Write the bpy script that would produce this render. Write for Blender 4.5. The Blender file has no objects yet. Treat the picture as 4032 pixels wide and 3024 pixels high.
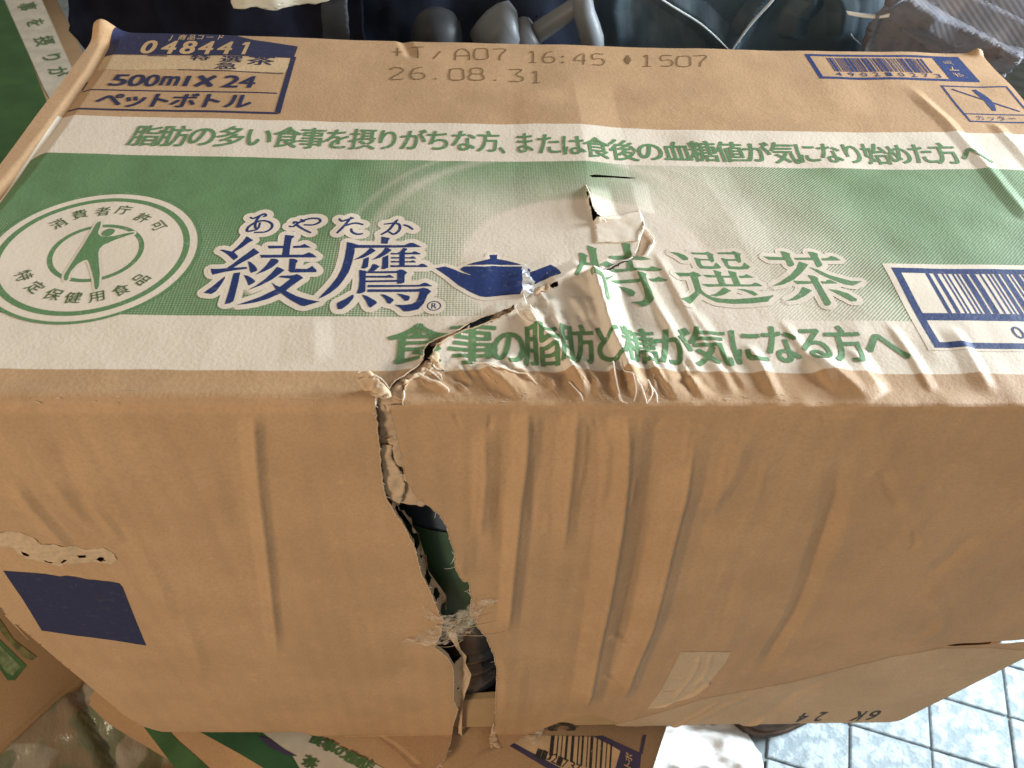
import bpy, bmesh, math, random
import numpy as np
from mathutils import Vector, Matrix
from mathutils.geometry import tessellate_polygon

# ------------------------------------------------------------------ camera
SC = bpy.context.scene
COL = SC.collection
FPX, PCX, PCY = 3088.6485, 2016.0, 1512.0          # focal length in photo pixels
CAM_LOC = np.array([-0.0345, -0.1361, 0.1595])
CAM_ROT = (0.7346, -0.0388, -0.0293)
cd = bpy.data.cameras.new("camera")
cam = bpy.data.objects.new("camera", cd)
COL.objects.link(cam)
cam.location = CAM_LOC
cam.rotation_euler = CAM_ROT
cd.sensor_width = 36.0
cd.lens = FPX / 4032.0 * 36.0
cd.clip_start, cd.clip_end = 0.01, 50.0
SC.camera = cam
cd.dof.use_dof = True
cd.dof.focus_distance = 0.30
cd.dof.aperture_fstop = 26.0

# ------------------------------------------------------------------ light
world = bpy.data.worlds.new("World")
SC.world = world
world.use_nodes = True
bgn = world.node_tree.nodes["Background"]
bgn.inputs[0].default_value = (1.0, 0.88, 0.74, 1)
bgn.inputs[1].default_value = 0.36


def area(name, loc, target, size, size_y, power, color):
    ld = bpy.data.lights.new(name, "AREA")
    ld.shape = "RECTANGLE"
    ld.size, ld.size_y = size, size_y
    ld.energy = power
    ld.color = color
    o = bpy.data.objects.new(name, ld)
    COL.objects.link(o)
    o.location = loc
    o.rotation_euler = (Vector(target) - Vector(loc)).to_track_quat("-Z", "Y").to_euler()
    return o


area("doorway_light", (0.84, 0.30, 0.165), (0.05, 0.08, 0.0), 0.30, 0.24, 35.0, (0.80, 0.92, 1.0))
area("doorway_ground_light", (1.1, -0.2, 0.35), (0.55, 0.12, -0.5), 0.7, 0.7, 3.2, (0.84, 0.95, 1.0))
area("room_lamp", (-0.80, -0.80, 0.32), (-0.05, 0.02, -0.08), 0.24, 0.24, 10.5, (1.0, 0.83, 0.62))

SC.view_settings.view_transform = "Standard"
SC.view_settings.look = "None"
SC.view_settings.exposure = -0.12
SC.view_settings.gamma = 1.0
SC.cycles.max_bounces = 8
SC.cycles.transparent_max_bounces = 12

# ------------------------------------------------------------------ helpers
random.seed(7)
RNG = np.random.RandomState(11)


def rotm(r):
    a, b, c = r
    Rx = np.array([[1, 0, 0], [0, math.cos(a), -math.sin(a)], [0, math.sin(a), math.cos(a)]])
    Ry = np.array([[math.cos(b), 0, math.sin(b)], [0, 1, 0], [-math.sin(b), 0, math.cos(b)]])
    Rz = np.array([[math.cos(c), -math.sin(c), 0], [math.sin(c), math.cos(c), 0], [0, 0, 1]])
    return Rz @ Ry @ Rx


RM = rotm(CAM_ROT)


def on_plane(px, axis, val):
    """points of the photograph -> points of the plane (axis = val), in metres"""
    px = np.atleast_2d(np.asarray(px, float))
    d = np.stack([(px[:, 0] - PCX) / FPX, -(px[:, 1] - PCY) / FPX, -np.ones(len(px))], 1) @ RM.T
    t = (val - CAM_LOC[axis]) / d[:, axis]
    return CAM_LOC + d * t[:, None]


def T(px):      # top face, mm (u right, v back)
    return on_plane(px, 2, 0.0)[:, :2] * 1000.0


def F(px):      # front face, mm (u right, w up; 0 at the edge, negative below)
    return on_plane(px, 1, 0.0)[:, [0, 2]] * 1000.0


def ss(x, a=0.0, b=1.0):
    t = np.clip((x - a) / (b - a), 0, 1)
    return t * t * (3 - 2 * t)


TAB = RNG.rand(256, 256)


def vnoise(x, y, seed=0):
    x = np.asarray(x, float) + seed * 17.31
    y = np.asarray(y, float) + seed * 9.77
    xi, yi = np.floor(x).astype(int), np.floor(y).astype(int)
    fx, fy = x - xi, y - yi
    fx, fy = fx * fx * (3 - 2 * fx), fy * fy * (3 - 2 * fy)
    a = TAB[xi % 256, yi % 256]
    b = TAB[(xi + 1) % 256, yi % 256]
    c = TAB[xi % 256, (yi + 1) % 256]
    d = TAB[(xi + 1) % 256, (yi + 1) % 256]
    return (a * (1 - fx) + b * fx) * (1 - fy) + (c * (1 - fx) + d * fx) * fy - 0.5


def link(name, me, mat=None, parent=None):
    o = bpy.data.objects.new(name, me)
    COL.objects.link(o)
    if mat:
        me.materials.append(mat)
    if parent:
        o.parent = parent
    return o


def mesh(name, V, faces, mat=None, parent=None, smooth=True):
    me = bpy.data.meshes.new(name)
    me.from_pydata([tuple(map(float, v)) for v in V], [], [tuple(map(int, f)) for f in faces])
    me.update()
    if smooth:
        me.polygons.foreach_set("use_smooth", np.ones(len(me.polygons), bool))
    return link(name, me, mat, parent)


def thing(name, label, cat, loc=(0, 0, 0), group=None, rot=(0, 0, 0)):
    o = bpy.data.objects.new(name, None)
    COL.objects.link(o)
    o.location = loc
    o.rotation_euler = rot
    tag(o, label, cat, group)
    return o


def tag(o, label, cat, group=None):
    o["label"] = label
    o["category"] = cat
    if group:
        o["group"] = group
    return o


# ------------------------------------------------------------------ materials
class NT:
    """small node-expression helper"""

    def __init__(self, name):
        self.m = bpy.data.materials.new(name)
        self.m.use_nodes = True
        self.t = self.m.node_tree
        self.b = self.t.nodes["Principled BSDF"]

    def n(self, typ, **kw):
        x = self.t.nodes.new(typ)
        for k, v in kw.items():
            setattr(x, k, v)
        return x

    def put(self, sock, v):
        if isinstance(v, bpy.types.NodeSocket):
            self.t.links.new(v, sock)
        else:
            sock.default_value = v

    def M(self, op, a, b=0.0, c=0.0, clamp=False):
        x = self.n("ShaderNodeMath", operation=op, use_clamp=clamp)
        self.put(x.inputs[0], a)
        self.put(x.inputs[1], b)
        self.put(x.inputs[2], c)
        return x.outputs[0]

    def step(self, x, lo, hi):
        m = self.n("ShaderNodeMapRange", interpolation_type="SMOOTHSTEP")
        self.put(m.inputs[0], x)
        self.put(m.inputs[1], lo)
        self.put(m.inputs[2], hi)
        return m.outputs[0]

    def mix(self, f, a, b):
        x = self.n("ShaderNodeMix", data_type="RGBA")
        self.put(x.inputs[0], f)
        for s, v in ((6, a), (7, b)):
            self.put(x.inputs[s], v if isinstance(v, bpy.types.NodeSocket) else (*v, 1))
        return x.outputs[2]

    def noise(self, vec, scale, detail=3.0, rough=0.55):
        x = self.n("ShaderNodeTexNoise")
        if vec is not None:
            self.t.links.new(vec, x.inputs["Vector"])
        x.inputs["Scale"].default_value = scale
        x.inputs["Detail"].default_value = detail
        x.inputs["Roughness"].default_value = rough
        return x.outputs[0]

    def pos(self, sx=1, sy=1, sz=1):
        g = self.n("ShaderNodeTexCoord").outputs["Object"]
        if (sx, sy, sz) == (1, 1, 1):
            return g
        m = self.n("ShaderNodeMapping")
        self.t.links.new(g, m.inputs[0])
        m.inputs["Scale"].default_value = (sx, sy, sz)
        return m.outputs[0]

    def bump(self, h, strength, dist, prev=None):
        x = self.n("ShaderNodeBump")
        x.inputs["Strength"].default_value = strength
        x.inputs["Distance"].default_value = dist
        self.put(x.inputs["Height"], h)
        if prev is not None:
            self.t.links.new(prev, x.inputs["Normal"])
        return x.outputs[0]

    def done(self, col, rough=0.7, normal=None, spec=0.25):
        self.put(self.b.inputs["Base Color"], col if isinstance(col, bpy.types.NodeSocket) else (*col, 1))
        self.put(self.b.inputs["Roughness"], rough)
        self.b.inputs["Specular IOR Level"].default_value = spec
        if normal is not None:
            self.t.links.new(normal, self.b.inputs["Normal"])
        return self.m


KRAFT = (0.445, 0.275, 0.150)
CREAM = (0.65, 0.555, 0.45)
GREEN = (0.105, 0.20, 0.088)
BLUE = (0.015, 0.030, 0.115)


def kraft_col(k, base, var=0.055):
    p = k.pos()
    big = k.noise(p, 28, 3)
    fine = k.noise(p, 900, 2)
    fib = k.noise(k.pos(1, 1, 1), 160, 4, 0.7)
    d = tuple(c * (1 - 1.5 * var) for c in base)
    l = tuple(min(1, c * (1 + var)) for c in base)
    c = k.mix(k.step(big, 0.3, 0.7), d, l)
    c = k.mix(k.M("MULTIPLY", k.step(fine, 0.35, 0.75), 0.28), c, tuple(x * 0.62 for x in base))
    c = k.mix(k.M("MULTIPLY", k.step(fib, 0.56, 0.72), 0.22), c, tuple(min(1, x * 1.35) for x in base))
    return c, fine, fib


def kraft_mat(name, base=KRAFT, flutes=None, rough=0.72, spec=0.22):
    k = NT(name)
    c, fine, fib = kraft_col(k, base)
    nb = k.bump(fine, 0.25, 0.0004)
    nb = k.bump(fib, 0.25, 0.0006, nb)
    if flutes:
        w = k.n("ShaderNodeTexWave", bands_direction=flutes)
        k.t.links.new(k.pos(), w.inputs["Vector"])
        w.inputs["Scale"].default_value = 38.0
        w.inputs["Distortion"].default_value = 1.6
        w.inputs["Detail"].default_value = 2.0
        w.inputs["Detail Scale"].default_value = 0.6
        nb = k.bump(w.outputs[0], 0.10, 0.0012, nb)
    return k.done(c, rough, nb, spec)


def plain(name, col, rough=0.6, spec=0.3, var=0.12, scale=60, metallic=0.0):
    k = NT(name)
    f = k.noise(k.pos(), scale, 3)
    c = k.mix(k.step(f, 0.3, 0.7), tuple(x * (1 - var) for x in col), tuple(min(1, x * (1 + var)) for x in col))
    k.b.inputs["Metallic"].default_value = metallic
    return k.done(c, rough, k.bump(k.noise(k.pos(), 700, 2), 0.15, 0.0004), spec)


def ink(name, col, wear=0.12):
    k = NT(name)
    f = k.noise(k.pos(), 420, 3, 0.7)
    c = k.mix(k.M("MULTIPLY", k.step(f, 0.56, 0.78), wear * 3), col, CREAM)
    return k.done(c, 0.62, k.bump(k.noise(k.pos(), 900, 2), 0.25, 0.0004), 0.25)


def printed_panel_mat():
    k = NT("printed_kraft_board")
    at = k.n("ShaderNodeAttribute", attribute_name="flat")
    sep = k.n("ShaderNodeSeparateXYZ")
    k.t.links.new(at.outputs["Vector"], sep.inputs[0])
    u, v = sep.outputs[0], sep.outputs[1]
    brown, fine, fib = kraft_col(k, KRAFT)
    wob = k.M("MULTIPLY", k.M("SUBTRACT", k.noise(k.pos(), 55, 3), 0.5), 1.2)
    vw = k.M("ADD", v, wob)
    white = k.M("MULTIPLY", k.step(vw, 12.5, 12.9), k.M("SUBTRACT", 1.0, k.step(vw, 143.9, 144.3)))
    white = k.M("MULTIPLY", white, k.step(u, -193.2, -192.9))
    cream = k.mix(k.step(k.noise(k.pos(), 35, 3), 0.3, 0.7), tuple(x * 0.95 for x in CREAM), tuple(x * 1.03 for x in CREAM))
    cream = k.mix(k.M("MULTIPLY", k.step(fine, 0.4, 0.75), 0.12), cream, tuple(x * 0.8 for x in CREAM))
    # green field with its rounded corner
    gx = k.step(u, -192.4, -192.1)
    gy = k.M("MULTIPLY", k.step(v, 34.3, 34.7), k.M("SUBTRACT", 1.0, k.step(vw, 117.7, 118.1)))
    du = k.M("MAXIMUM", k.M("SUBTRACT", -187.5, u), 0.0)
    dv = k.M("MAXIMUM", k.M("SUBTRACT", v, 113.0), 0.0)
    rr = k.M("SQRT", k.M("ADD", k.M("MULTIPLY", du, du), k.M("MULTIPLY", dv, dv)))
    field = k.M("MULTIPLY", k.M("MULTIPLY", gx, gy), k.M("SUBTRACT", 1.0, k.step(rr, 4.8, 5.2)))
    # coverage of the left and right gradients
    ul = k.M("ADD", u, k.M("MULTIPLY", k.M("SUBTRACT", v, 76.0), -0.12))
    cl = k.M("SUBTRACT", 1.0, k.step(ul, -100.0, 2.0))
    top = k.M("MULTIPLY", k.step(v, 66.0, 120.0), 0.85)
    mid = k.M("MULTIPLY", k.M("SUBTRACT", 1.0, k.step(u, 5.0, 40.0)), k.step(u, -95.0, -60.0))
    cl = k.M("MAXIMUM", cl, k.M("MULTIPLY", top, k.M("ADD", k.M("MULTIPLY", mid, 0.75), 0.22)))

    def ring(cu, cv, asp, r0, r1, soft):
        a = k.M("SUBTRACT", u, cu)
        b = k.M("MULTIPLY", k.M("SUBTRACT", v, cv), asp)
        d = k.M("SQRT", k.M("ADD", k.M("MULTIPLY", a, a), k.M("MULTIPLY", b, b)))
        return k.M("MULTIPLY", k.step(d, r0 - soft, r0 + soft), k.M("SUBTRACT", 1.0, k.step(d, r1 - soft, r1 + soft)))

    cl = k.M("SUBTRACT", cl, k.M("MULTIPLY", ring(-6.0, 62.0, 1.05, 62.0, 66.0, 2.0), 0.22))
    cl = k.M("SUBTRACT", cl, k.M("MULTIPLY", ring(-6.0, 62.0, 1.05, 71.0, 73.0, 1.2), 0.16))
    cl = k.M("SUBTRACT", cl, k.M("MULTIPLY", ring(2.0, 58.0, 1.15, -10.0, 41.0, 3.0), 0.5))
    ur = k.M("ADD", u, k.M("MULTIPLY", k.M("SUBTRACT", v, 76.0), 0.42))
    cr = k.step(ur, 34.0, 128.0)
    kd = 2 * math.pi / 1.30
    s1 = k.M("SINE", k.M("MULTIPLY", k.M("ADD", u, v), kd * 0.7071))
    s2 = k.M("SINE", k.M("MULTIPLY", k.M("SUBTRACT", u, v), kd * 0.7071))
    dots = k.M("MULTIPLY", k.M("MULTIPLY", s1, s2), 0.5)
    amp = k.M("SUBTRACT", 1.0, k.M("MULTIPLY", k.step(v, 62.0, 92.0), 0.72))
    left = k.M("ADD", k.M("MULTIPLY", k.M("ADD", k.M("MULTIPLY", dots, amp), k.M("SUBTRACT", cl, 0.5)), 1.15), 0.5)
    lines = k.M("MULTIPLY", k.M("SINE", k.M("MULTIPLY", k.M("SUBTRACT", u, v), 2 * math.pi / 1.22)), 0.5)
    right = k.M("ADD", k.M("MULTIPLY", k.M("ADD", k.M("MULTIPLY", lines, 0.85), k.M("SUBTRACT", cr, 0.5)), 1.2), 0.5)
    edge0 = k.M("GREATER_THAN", cl, 0.02)
    edge1 = k.M("GREATER_THAN", cr, 0.01)
    cov = k.M("MAXIMUM", k.M("MULTIPLY", left, edge0, clamp=True), k.M("MULTIPLY", right, edge1, clamp=True))
    cov = k.M("MULTIPLY", k.M("MINIMUM", cov, 1.0), field, clamp=True)
    gcol = k.mix(k.step(k.noise(k.pos(), 70, 4), 0.3, 0.7), tuple(x * 0.92 for x in GREEN), tuple(x * 1.08 for x in GREEN))
    col = k.mix(white, brown, cream)
    col = k.mix(cov, col, gcol)
    nb = k.bump(fine, 0.22, 0.0004)
    nb = k.bump(fib, 0.2, 0.0006, nb)
    return k.done(col, 0.6, nb, 0.3)


MAT = dict(
    top=printed_panel_mat(),
    front=kraft_mat("kraft_board_fluted", KRAFT, flutes="X"),
    kraft=kraft_mat("kraft_board", KRAFT),
    inner=kraft_mat("torn_board_layer", (0.50, 0.345, 0.225)),
    pale=kraft_mat("torn_paper_pale", (0.54, 0.385, 0.25), rough=0.85, spec=0.1),
    worn=kraft_mat("worn_kraft", (0.52, 0.37, 0.22), rough=0.85, spec=0.1),
    scuff=kraft_mat("scuffed_kraft", (0.51, 0.365, 0.235), rough=0.85, spec=0.1),
    flap=kraft_mat("board_inside", (0.40, 0.27, 0.145)),
    tape=kraft_mat("taped_kraft", (0.49, 0.335, 0.205), rough=0.7, spec=0.15),
    patch=kraft_mat("bare_taped_kraft", (0.51, 0.36, 0.225), rough=0.6, spec=0.2),
    cream=plain("cream_print", CREAM, 0.6, 0.3, 0.03),
    green=ink("green_ink", GREEN),
    dgreen=ink("dark_green_ink", (0.05, 0.105, 0.03), 0.2),
    blue=ink("blue_ink", BLUE, 0.04),
    navy=ink("navy_ink", (0.022, 0.024, 0.062), 0.02),
    black=ink("black_ink", (0.03, 0.025, 0.022), 0.1),
    jet=ink("jet_ink", (0.17, 0.098, 0.038), 0.1),
    tan=plain("tan_print", (0.47, 0.31, 0.165), 0.7, 0.2, 0.08),
)

# ------------------------------------------------------------------ crease fields
D, H = 217.2, 260.7


def crease_field(U, V, creases):
    h = np.zeros_like(U)
    for pts, amp, wl, wr, t0, t1 in creases:
        pts = np.asarray(pts)
        pad = max(wl, wr) + 1
        m = (U > pts[:, 0].min() - pad) & (U < pts[:, 0].max() + pad) & (V > pts[:, 1].min() - pad) & (V < pts[:, 1].max() + pad)
        if not m.any():
            continue
        u, v = U[m], V[m]
        seg = np.diff(pts, axis=0)
        L = np.hypot(seg[:, 0], seg[:, 1])
        acc = np.concatenate([[0], np.cumsum(L)])
        best = np.full(u.shape, 1e9)
        sg = np.zeros_like(u)
        tt = np.zeros_like(u)
        for i in range(len(seg)):
            a, d, l = pts[i], seg[i] / L[i], L[i]
            t = np.clip((u - a[0]) * d[0] + (v - a[1]) * d[1], 0, l)
            dx, dy = u - a[0] - d[0] * t, v - a[1] - d[1] * t
            dist = np.hypot(dx, dy)
            s = (u - a[0]) * (-d[1]) + (v - a[1]) * d[0]
            b = dist < best
            best = np.where(b, dist, best)
            sg = np.where(b, np.sign(s), sg)
            tt = np.where(b, (acc[i] + t) / acc[-1], tt)
        w = np.where(sg >= 0, wr, wl)
        p = np.clip(1 - best / w, 0, 1)
        p = 0.95 * p + 0.05 * p * p * (3 - 2 * p)
        e = (ss(tt, 0, t0) if t0 else 1) * (ss(1 - tt, 0, t1) if t1 else 1)
        h[m] += amp * p * e
    return h


def C(fn, px, amp, wl, wr, t0=0.25, t1=0.25):
    return (fn(px), amp, wl, wr, t0, t1)


TOPC = [
    # rolled left edge: valley beside the print, then the soft roll
    C(T, [(440, 140), (372, 270), (300, 375), (205, 515), (70, 690), (-200, 1010)], -1.3, 3.2, 4.5, 0.05, 0),
    C(T, [(392, 112), (300, 250), (160, 440), (0, 660), (-250, 980)], 0.4, 5, 7, 0.02, 0),
    # long shallow bend through the middle
    C(T, [(2245, 250), (2290, 510), (2310, 700), (2345, 980)], 1.0, 26, 16, 0.3, 0.2),
    C(T, [(1340, 640), (1345, 800), (1360, 1000)], 0.25, 12, 6),
    C(T, [(1235, 1235), (1240, 1350), (1245, 1440)], 0.35, 10, 5),
    C(T, [(1915, 980), (1915, 1090), (1905, 1180)], 0.35, 9, 4),
    # lifted edge of the cut window
    C(T, [(2302, 735), (2318, 800), (2340, 870), (2352, 890)], 1.9, 0.6, 8.5, 0.3, 0.02),
    C(T, [(2480, 700), (2500, 800), (2520, 850)], 0.8, 9, 6, 0.3, 0.1),
    # big bright slanting fold and its followers
    C(T, [(2322, 1062), (2345, 1140), (2372, 1230), (2400, 1330), (2450, 1430), (2495, 1545), (2510, 1585)], 3.9, 1.2, 8.0, 0.04, 0.12),
    C(T, [(2430, 1130), (2455, 1240), (2490, 1340)], -1.0, 5, 8, 0.3, 0.3),
    C(T, [(2405, 1435), (2425, 1520), (2450, 1585)], 2.0, 1.2, 3.0, 0.1, 0.1),
    C(T, [(2520, 1370), (2570, 1450), (2620, 1520), (2680, 1590)], 2.2, 2.0, 6.5, 0.2, 0.1),
    C(T, [(2560, 1450), (2575, 1530), (2590, 1590)], 1.2, 1.2, 3.5, 0.2, 0.1),
    C(T, [(2065, 1215), (2110, 1290), (2190, 1375), (2260, 1470), (2325, 1585)], 2.6, 2.2, 3.6, 0.1, 0.15),
    C(T, [(2050, 1320), (2130, 1400), (2200, 1490), (2240, 1580)], -0.8, 4, 6),
    C(T, [(1880, 1425), (1940, 1480), (2020, 1545), (2060, 1588)], 2.0, 2.2, 7.0, 0.2, 0.08),
    C(T, [(1960, 1400), (2060, 1470), (2110, 1510)], 0.9, 1.5, 3.0),
    C(T, [(1690, 1500), (1770, 1540), (1830, 1575)], 0.9, 1.2, 2.4),
    C(T, [(1640, 1480), (1700, 1520), (1790, 1575)], 0.8, 1.2, 2.2),
    C(T, [(1730, 1455), (1800, 1500), (1850, 1530)], -0.7, 1.0, 2.0),
    C(T, [(2160, 1170), (2190, 1250), (2220, 1320)], 1.0, 5, 3, 0.2, 0.3),
    C(T, [(2245, 1165), (2280, 1215), (2310, 1260)], 0.9, 1.4, 3.0),
    C(T, [(2250, 1090), (2300, 1140), (2340, 1190)], -0.8, 4, 3),
    C(T, [(2330, 1500), (2350, 1550), (2390, 1595)], 1.3, 1.2, 3.0),
    C(T, [(2700, 1475), (2740, 1530), (2790, 1592)], 1.6, 2.0, 4.0),
    C(T, [(2930, 1340), (2990, 1430), (3040, 1530), (3070, 1585)], 1.2, 3.0, 3.2, 0.3, 0.1),
    C(T, [(3180, 1380), (3260, 1450), (3370, 1540), (3430, 1588)], 2.2, 6.0, 9.0, 0.3, 0.05),
    C(T, [(3340, 1360), (3400, 1450), (3470, 1560)], 1.0, 4.0, 5.0),
    C(T, [(3740, 1270), (3830, 1420), (3910, 1560)], 0.9, 5.0, 3.0),
    C(T, [(3560, 330), (3720, 480), (3870, 650), (4032, 840)], 0.9, 5.0, 4.0, 0.2, 0),
    C(T, [(3900, 480), (3990, 580), (4060, 660)], 0.7, 4.0, 4.0, 0.2, 0),
    C(T, [(2720, 620), (2900, 900), (3000, 1100)], 0.35, 14, 10),
    C(T, [(1560, 120), (1590, 165), (1625, 230)], -0.8, 3, 4),
    C(T, [(2790, 1400), (2850, 1480), (2900, 1580)], 0.8, 3.5, 3.0),
]
rw = random.Random(5)
for _ in range(46):     # fine sharp wrinkles fanning down to the crushed edge
    x, y = rw.uniform(1640, 2720), rw.uniform(1370, 1500)
    L = rw.uniform(40, 130)
    sl = 0.35 + 0.5 * (2700 - x) / 1100
    p1 = (x + L * sl * .5 + rw.gauss(0, 4), y + L * .5)
    TOPC.append(C(T, [(x, y), p1, (x + L * sl, y + L)], rw.choice((-1, 1, 1)) * rw.uniform(.2, .6), rw.uniform(.7, 1.3), rw.uniform(.9, 2.2)))
for _ in range(16):
    x, y = rw.uniform(2100, 2330), rw.uniform(1130, 1320)
    L = rw.uniform(40, 110)
    TOPC.append(C(T, [(x, y), (x + L * .3, y + L * .5), (x + L * .5, y + L)], rw.choice((-1, 1)) * rw.uniform(.2, .6), rw.uniform(.8, 2), rw.uniform(.8, 2)))
for px_ in ([(2560, 960), (2680, 1180), (2800, 1400)], [(2480, 1010), (2560, 1160), (2660, 1330)], [(2700, 1180), (2850, 1400), (2960, 1560)], [(3060, 1240), (3180, 1400), (3290, 1550)], [(2560, 1180), (2700, 1400), (2830, 1560)], [(3480, 1250), (3600, 1420), (3680, 1560)]):
    TOPC.append(C(T, px_, 0.55, 1.6, 3.2, .3, .15))
# tear lips: the near-right piece rides up, the gap edges sag
TOPC += [
    C(T, [(2010, 1215), (1940, 1265), (1850, 1300), (1760, 1350), (1690, 1400), (1660, 1440), (1600, 1490), (1530, 1530), (1480, 1575)], 1.1, 5, 5, 0.1, 0.05),
    C(T, [(2150, 1128), (2200, 1110), (2250, 1075), (2310, 1045)], 1.1, 2, 5, 0.2, 0.2),
    C(T, [(2380, 1055), (2440, 1015), (2490, 1000)], -1.1, 2.2, 2.2, 0.1, 0.2),
]

FRC = [
    C(F, [(990, 1600), (1000, 1640), (1020, 1895), (1050, 2108), (1090, 2472), (1096, 2600)], 1.1, 4.6, 3.0, 0.06, 0.3),
    C(F, [(880, 1700), (920, 1900), (950, 2100)], -0.35, 5, 6),
    C(F, [(36, 1865), (130, 1990), (243, 2108), (300, 2180)], 0.9, 4, 3),
    C(F, [(190, 1870), (330, 2040), (470, 2110)], 0.7, 4, 3),
    C(F, [(330, 1950), (440, 2060), (490, 2140)], 0.7, 4, 2.5),
    C(F, [(200, 1700), (280, 1900), (400, 2060)], -0.6, 6, 5),
    C(F, [(520, 2050), (640, 2300), (700, 2500)], 0.4, 6, 4),
    C(F, [(700, 2300), (780, 2560), (800, 2700)], 0.4, 6, 4),
    C(F, [(1905, 1660), (1908, 1780), (1909, 1865), (1900, 1960), (1890, 2120)], 1.2, 3.2, 5.0, 0.2, 0.3),
    C(F, [(1935, 1610), (1930, 1660), (1922, 1700)], -0.7, 0.9, 1.2),
    C(F, [(1965, 1860), (1980, 2050), (1985, 2200)], -0.6, 4, 7),
    C(F, [(2076, 1592), (2074, 1700), (2067, 1804), (2045, 1960), (2030, 2108), (2012, 2300), (1995, 2480)], 1.8, 4.4, 4.6, 0.05, 0.2),
    C(F, [(2274, 1592), (2262, 1700), (2252, 1804), (2225, 2047), (2215, 2160)], 1.2, 5.2, 4.0, 0.05, 0.3),
    C(F, [(2388, 1600), (2392, 1680), (2420, 1745), (2405, 1900), (2375, 2000)], -0.6, 2.0, 3.0, 0.1, 0.2),
    C(F, [(2462, 1605), (2468, 1720), (2462, 1850), (2440, 2030), (2400, 2260), (2352, 2500), (2322, 2680), (2305, 2790)], 2.6, 8.0, 7.5, 0.05, 0.15),
    C(F, [(2585, 1700), (2570, 1900), (2530, 2150), (2490, 2350), (2450, 2560)], -0.8, 8, 6, 0.2, 0.2),
    C(F, [(2735, 1640), (2720, 1760), (2690, 1920), (2640, 2100), (2600, 2260), (2560, 2420), (2490, 2600), (2440, 2760)], 2.2, 8.0, 6.0, 0.15, 0.15),
    C(F, [(2820, 1900), (2770, 2060), (2720, 2200), (2680, 2360), (2630, 2480)], -0.6, 7, 9, 0.2, 0.2),
    C(F, [(2930, 1680), (2925, 1740), (2880, 1860), (2800, 1980), (2740, 2060)], 0.9, 5, 4, 0.2, 0.4),
    C(F, [(2640, 1600), (2720, 1660), (2880, 1720), (2920, 1780)], 0.8, 4, 3),
    C(F, [(3299, 1760), (3302, 1870), (3290, 1960), (3244, 2090), (3190, 2250), (3130, 2400), (3056, 2520), (2990, 2640)], -1.5, 5.5, 4.5, 0.15, 0.15),
    C(F, [(3360, 2000), (3290, 2150), (3240, 2240)], 0.7, 6, 6),
    C(F, [(2950, 2250), (2890, 2420), (2840, 2560)], 0.5, 6, 5),
    C(F, [(3436, 1592), (3450, 1690), (3493, 1790), (3560, 1930), (3610, 2040), (3625, 2110), (3600, 2170)], 0.8, 5.0, 6.0, 0.2, 0.35),
    C(F, [(3460, 1820), (3500, 1930), (3560, 2010)], -0.6, 2.0, 3.0),
    C(F, [(3590, 2060), (3600, 2120), (3575, 2165)], -0.5, 1.6, 2.0),
    C(F, [(3640, 2260), (3680, 2360), (3710, 2440), (3640, 2530)], 0.9, 5, 5),
    C(F, [(3640, 2260), (3760, 2170), (3850, 2080)], -0.8, 5, 6),
    C(F, [(2290, 2250), (2340, 2310), (2400, 2350)], 0.6, 3, 3),
    C(F, [(2400, 2450), (2440, 2490), (2480, 2500)], 0.8, 3, 2),
    C(F, [(2370, 2620), (2420, 2660), (2450, 2680)], 0.8, 3, 2),
    C(F, [(2620, 2890), (2700, 2830), (2850, 2740)], 0.9, 2.0, 1.2),
    C(F, [(2700, 2860), (2860, 2770), (3000, 2700)], 0.5, 4, 3),
    C(F, [(2820, 2895), (3000, 2820), (3130, 2720), (3250, 2660), (3420, 2600)], -0.5, 5, 6),
    C(F, [(2900, 2890), (2990, 2840), (3020, 2820)], 0.9, 1.4, 1.4),
    C(F, [(1540, 2680), (1600, 2600), (1580, 2480)], -0.5, 8, 8),
    C(F, [(1480, 2890), (1560, 2940), (1640, 3010)], -1.2, 6, 3, 0.1, 0),
    C(F, [(2060, 2560), (2040, 2700), (2030, 2850)], 0.6, 8, 8),
    C(F, [(1700, 2030), (1780, 2110), (1830, 2240)], 0.8, 3, 9),
    C(F, [(1960, 2510), (1990, 2620), (1985, 2800)], 0.9, 3, 10),
]

FRC += [(p_, 0.30 * a_, 0.9, 1.5, t0_, t1_) for p_, a_, l_, r_, t0_, t1_ in FRC if a_ > 1.0]
rw2 = random.Random(9)
for _ in range(14):     # thin secondary kinks between the long creases
    x, y = rw2.uniform(1800, 3300), rw2.uniform(1600, 2250)
    L = rw2.uniform(80, 380)
    lean = -0.02 - 0.32 * max(0, (x - 2000) / 1300)
    FRC.append(C(F, [(x, y), (x + L * lean * .5 + rw2.gauss(0, 6), y + L * .5), (x + L * lean, y + L)], rw2.choice((-1, 1)) * rw2.uniform(.15, .35), rw2.uniform(.8, 2.2), rw2.uniform(.8, 2.2)))
for _ in range(14):     # short kinks just under the crushed edge
    x = rw2.uniform(1700, 3300)
    L = rw2.uniform(30, 110)
    FRC.append(C(F, [(x, 1598), (x + rw2.gauss(0, 14), 1598 + L * .5), (x + rw2.gauss(0, 22), 1598 + L)], rw2.choice((-1, -1, 1)) * rw2.uniform(.25, .55), rw2.uniform(.7, 1.2), rw2.uniform(.7, 1.6), 0.02, .5))

U_TEAR = float(T([(1490, 1575)])[0, 0])


def edge_radius(u):
    return 4.6 - 3.1 * ss(u, U_TEAR - 10, U_TEAR + 8)


def edge_bumps(u):
    right = ss(u, U_TEAR - 6, U_TEAR + 14)
    return vnoise(u / 4.0, 0 * u, 3) * 0.6 * right + vnoise(u / 11.0, 0 * u, 4) * 0.7 * right + vnoise(u / 9.0, 0 * u, 5) * 0.25


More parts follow.
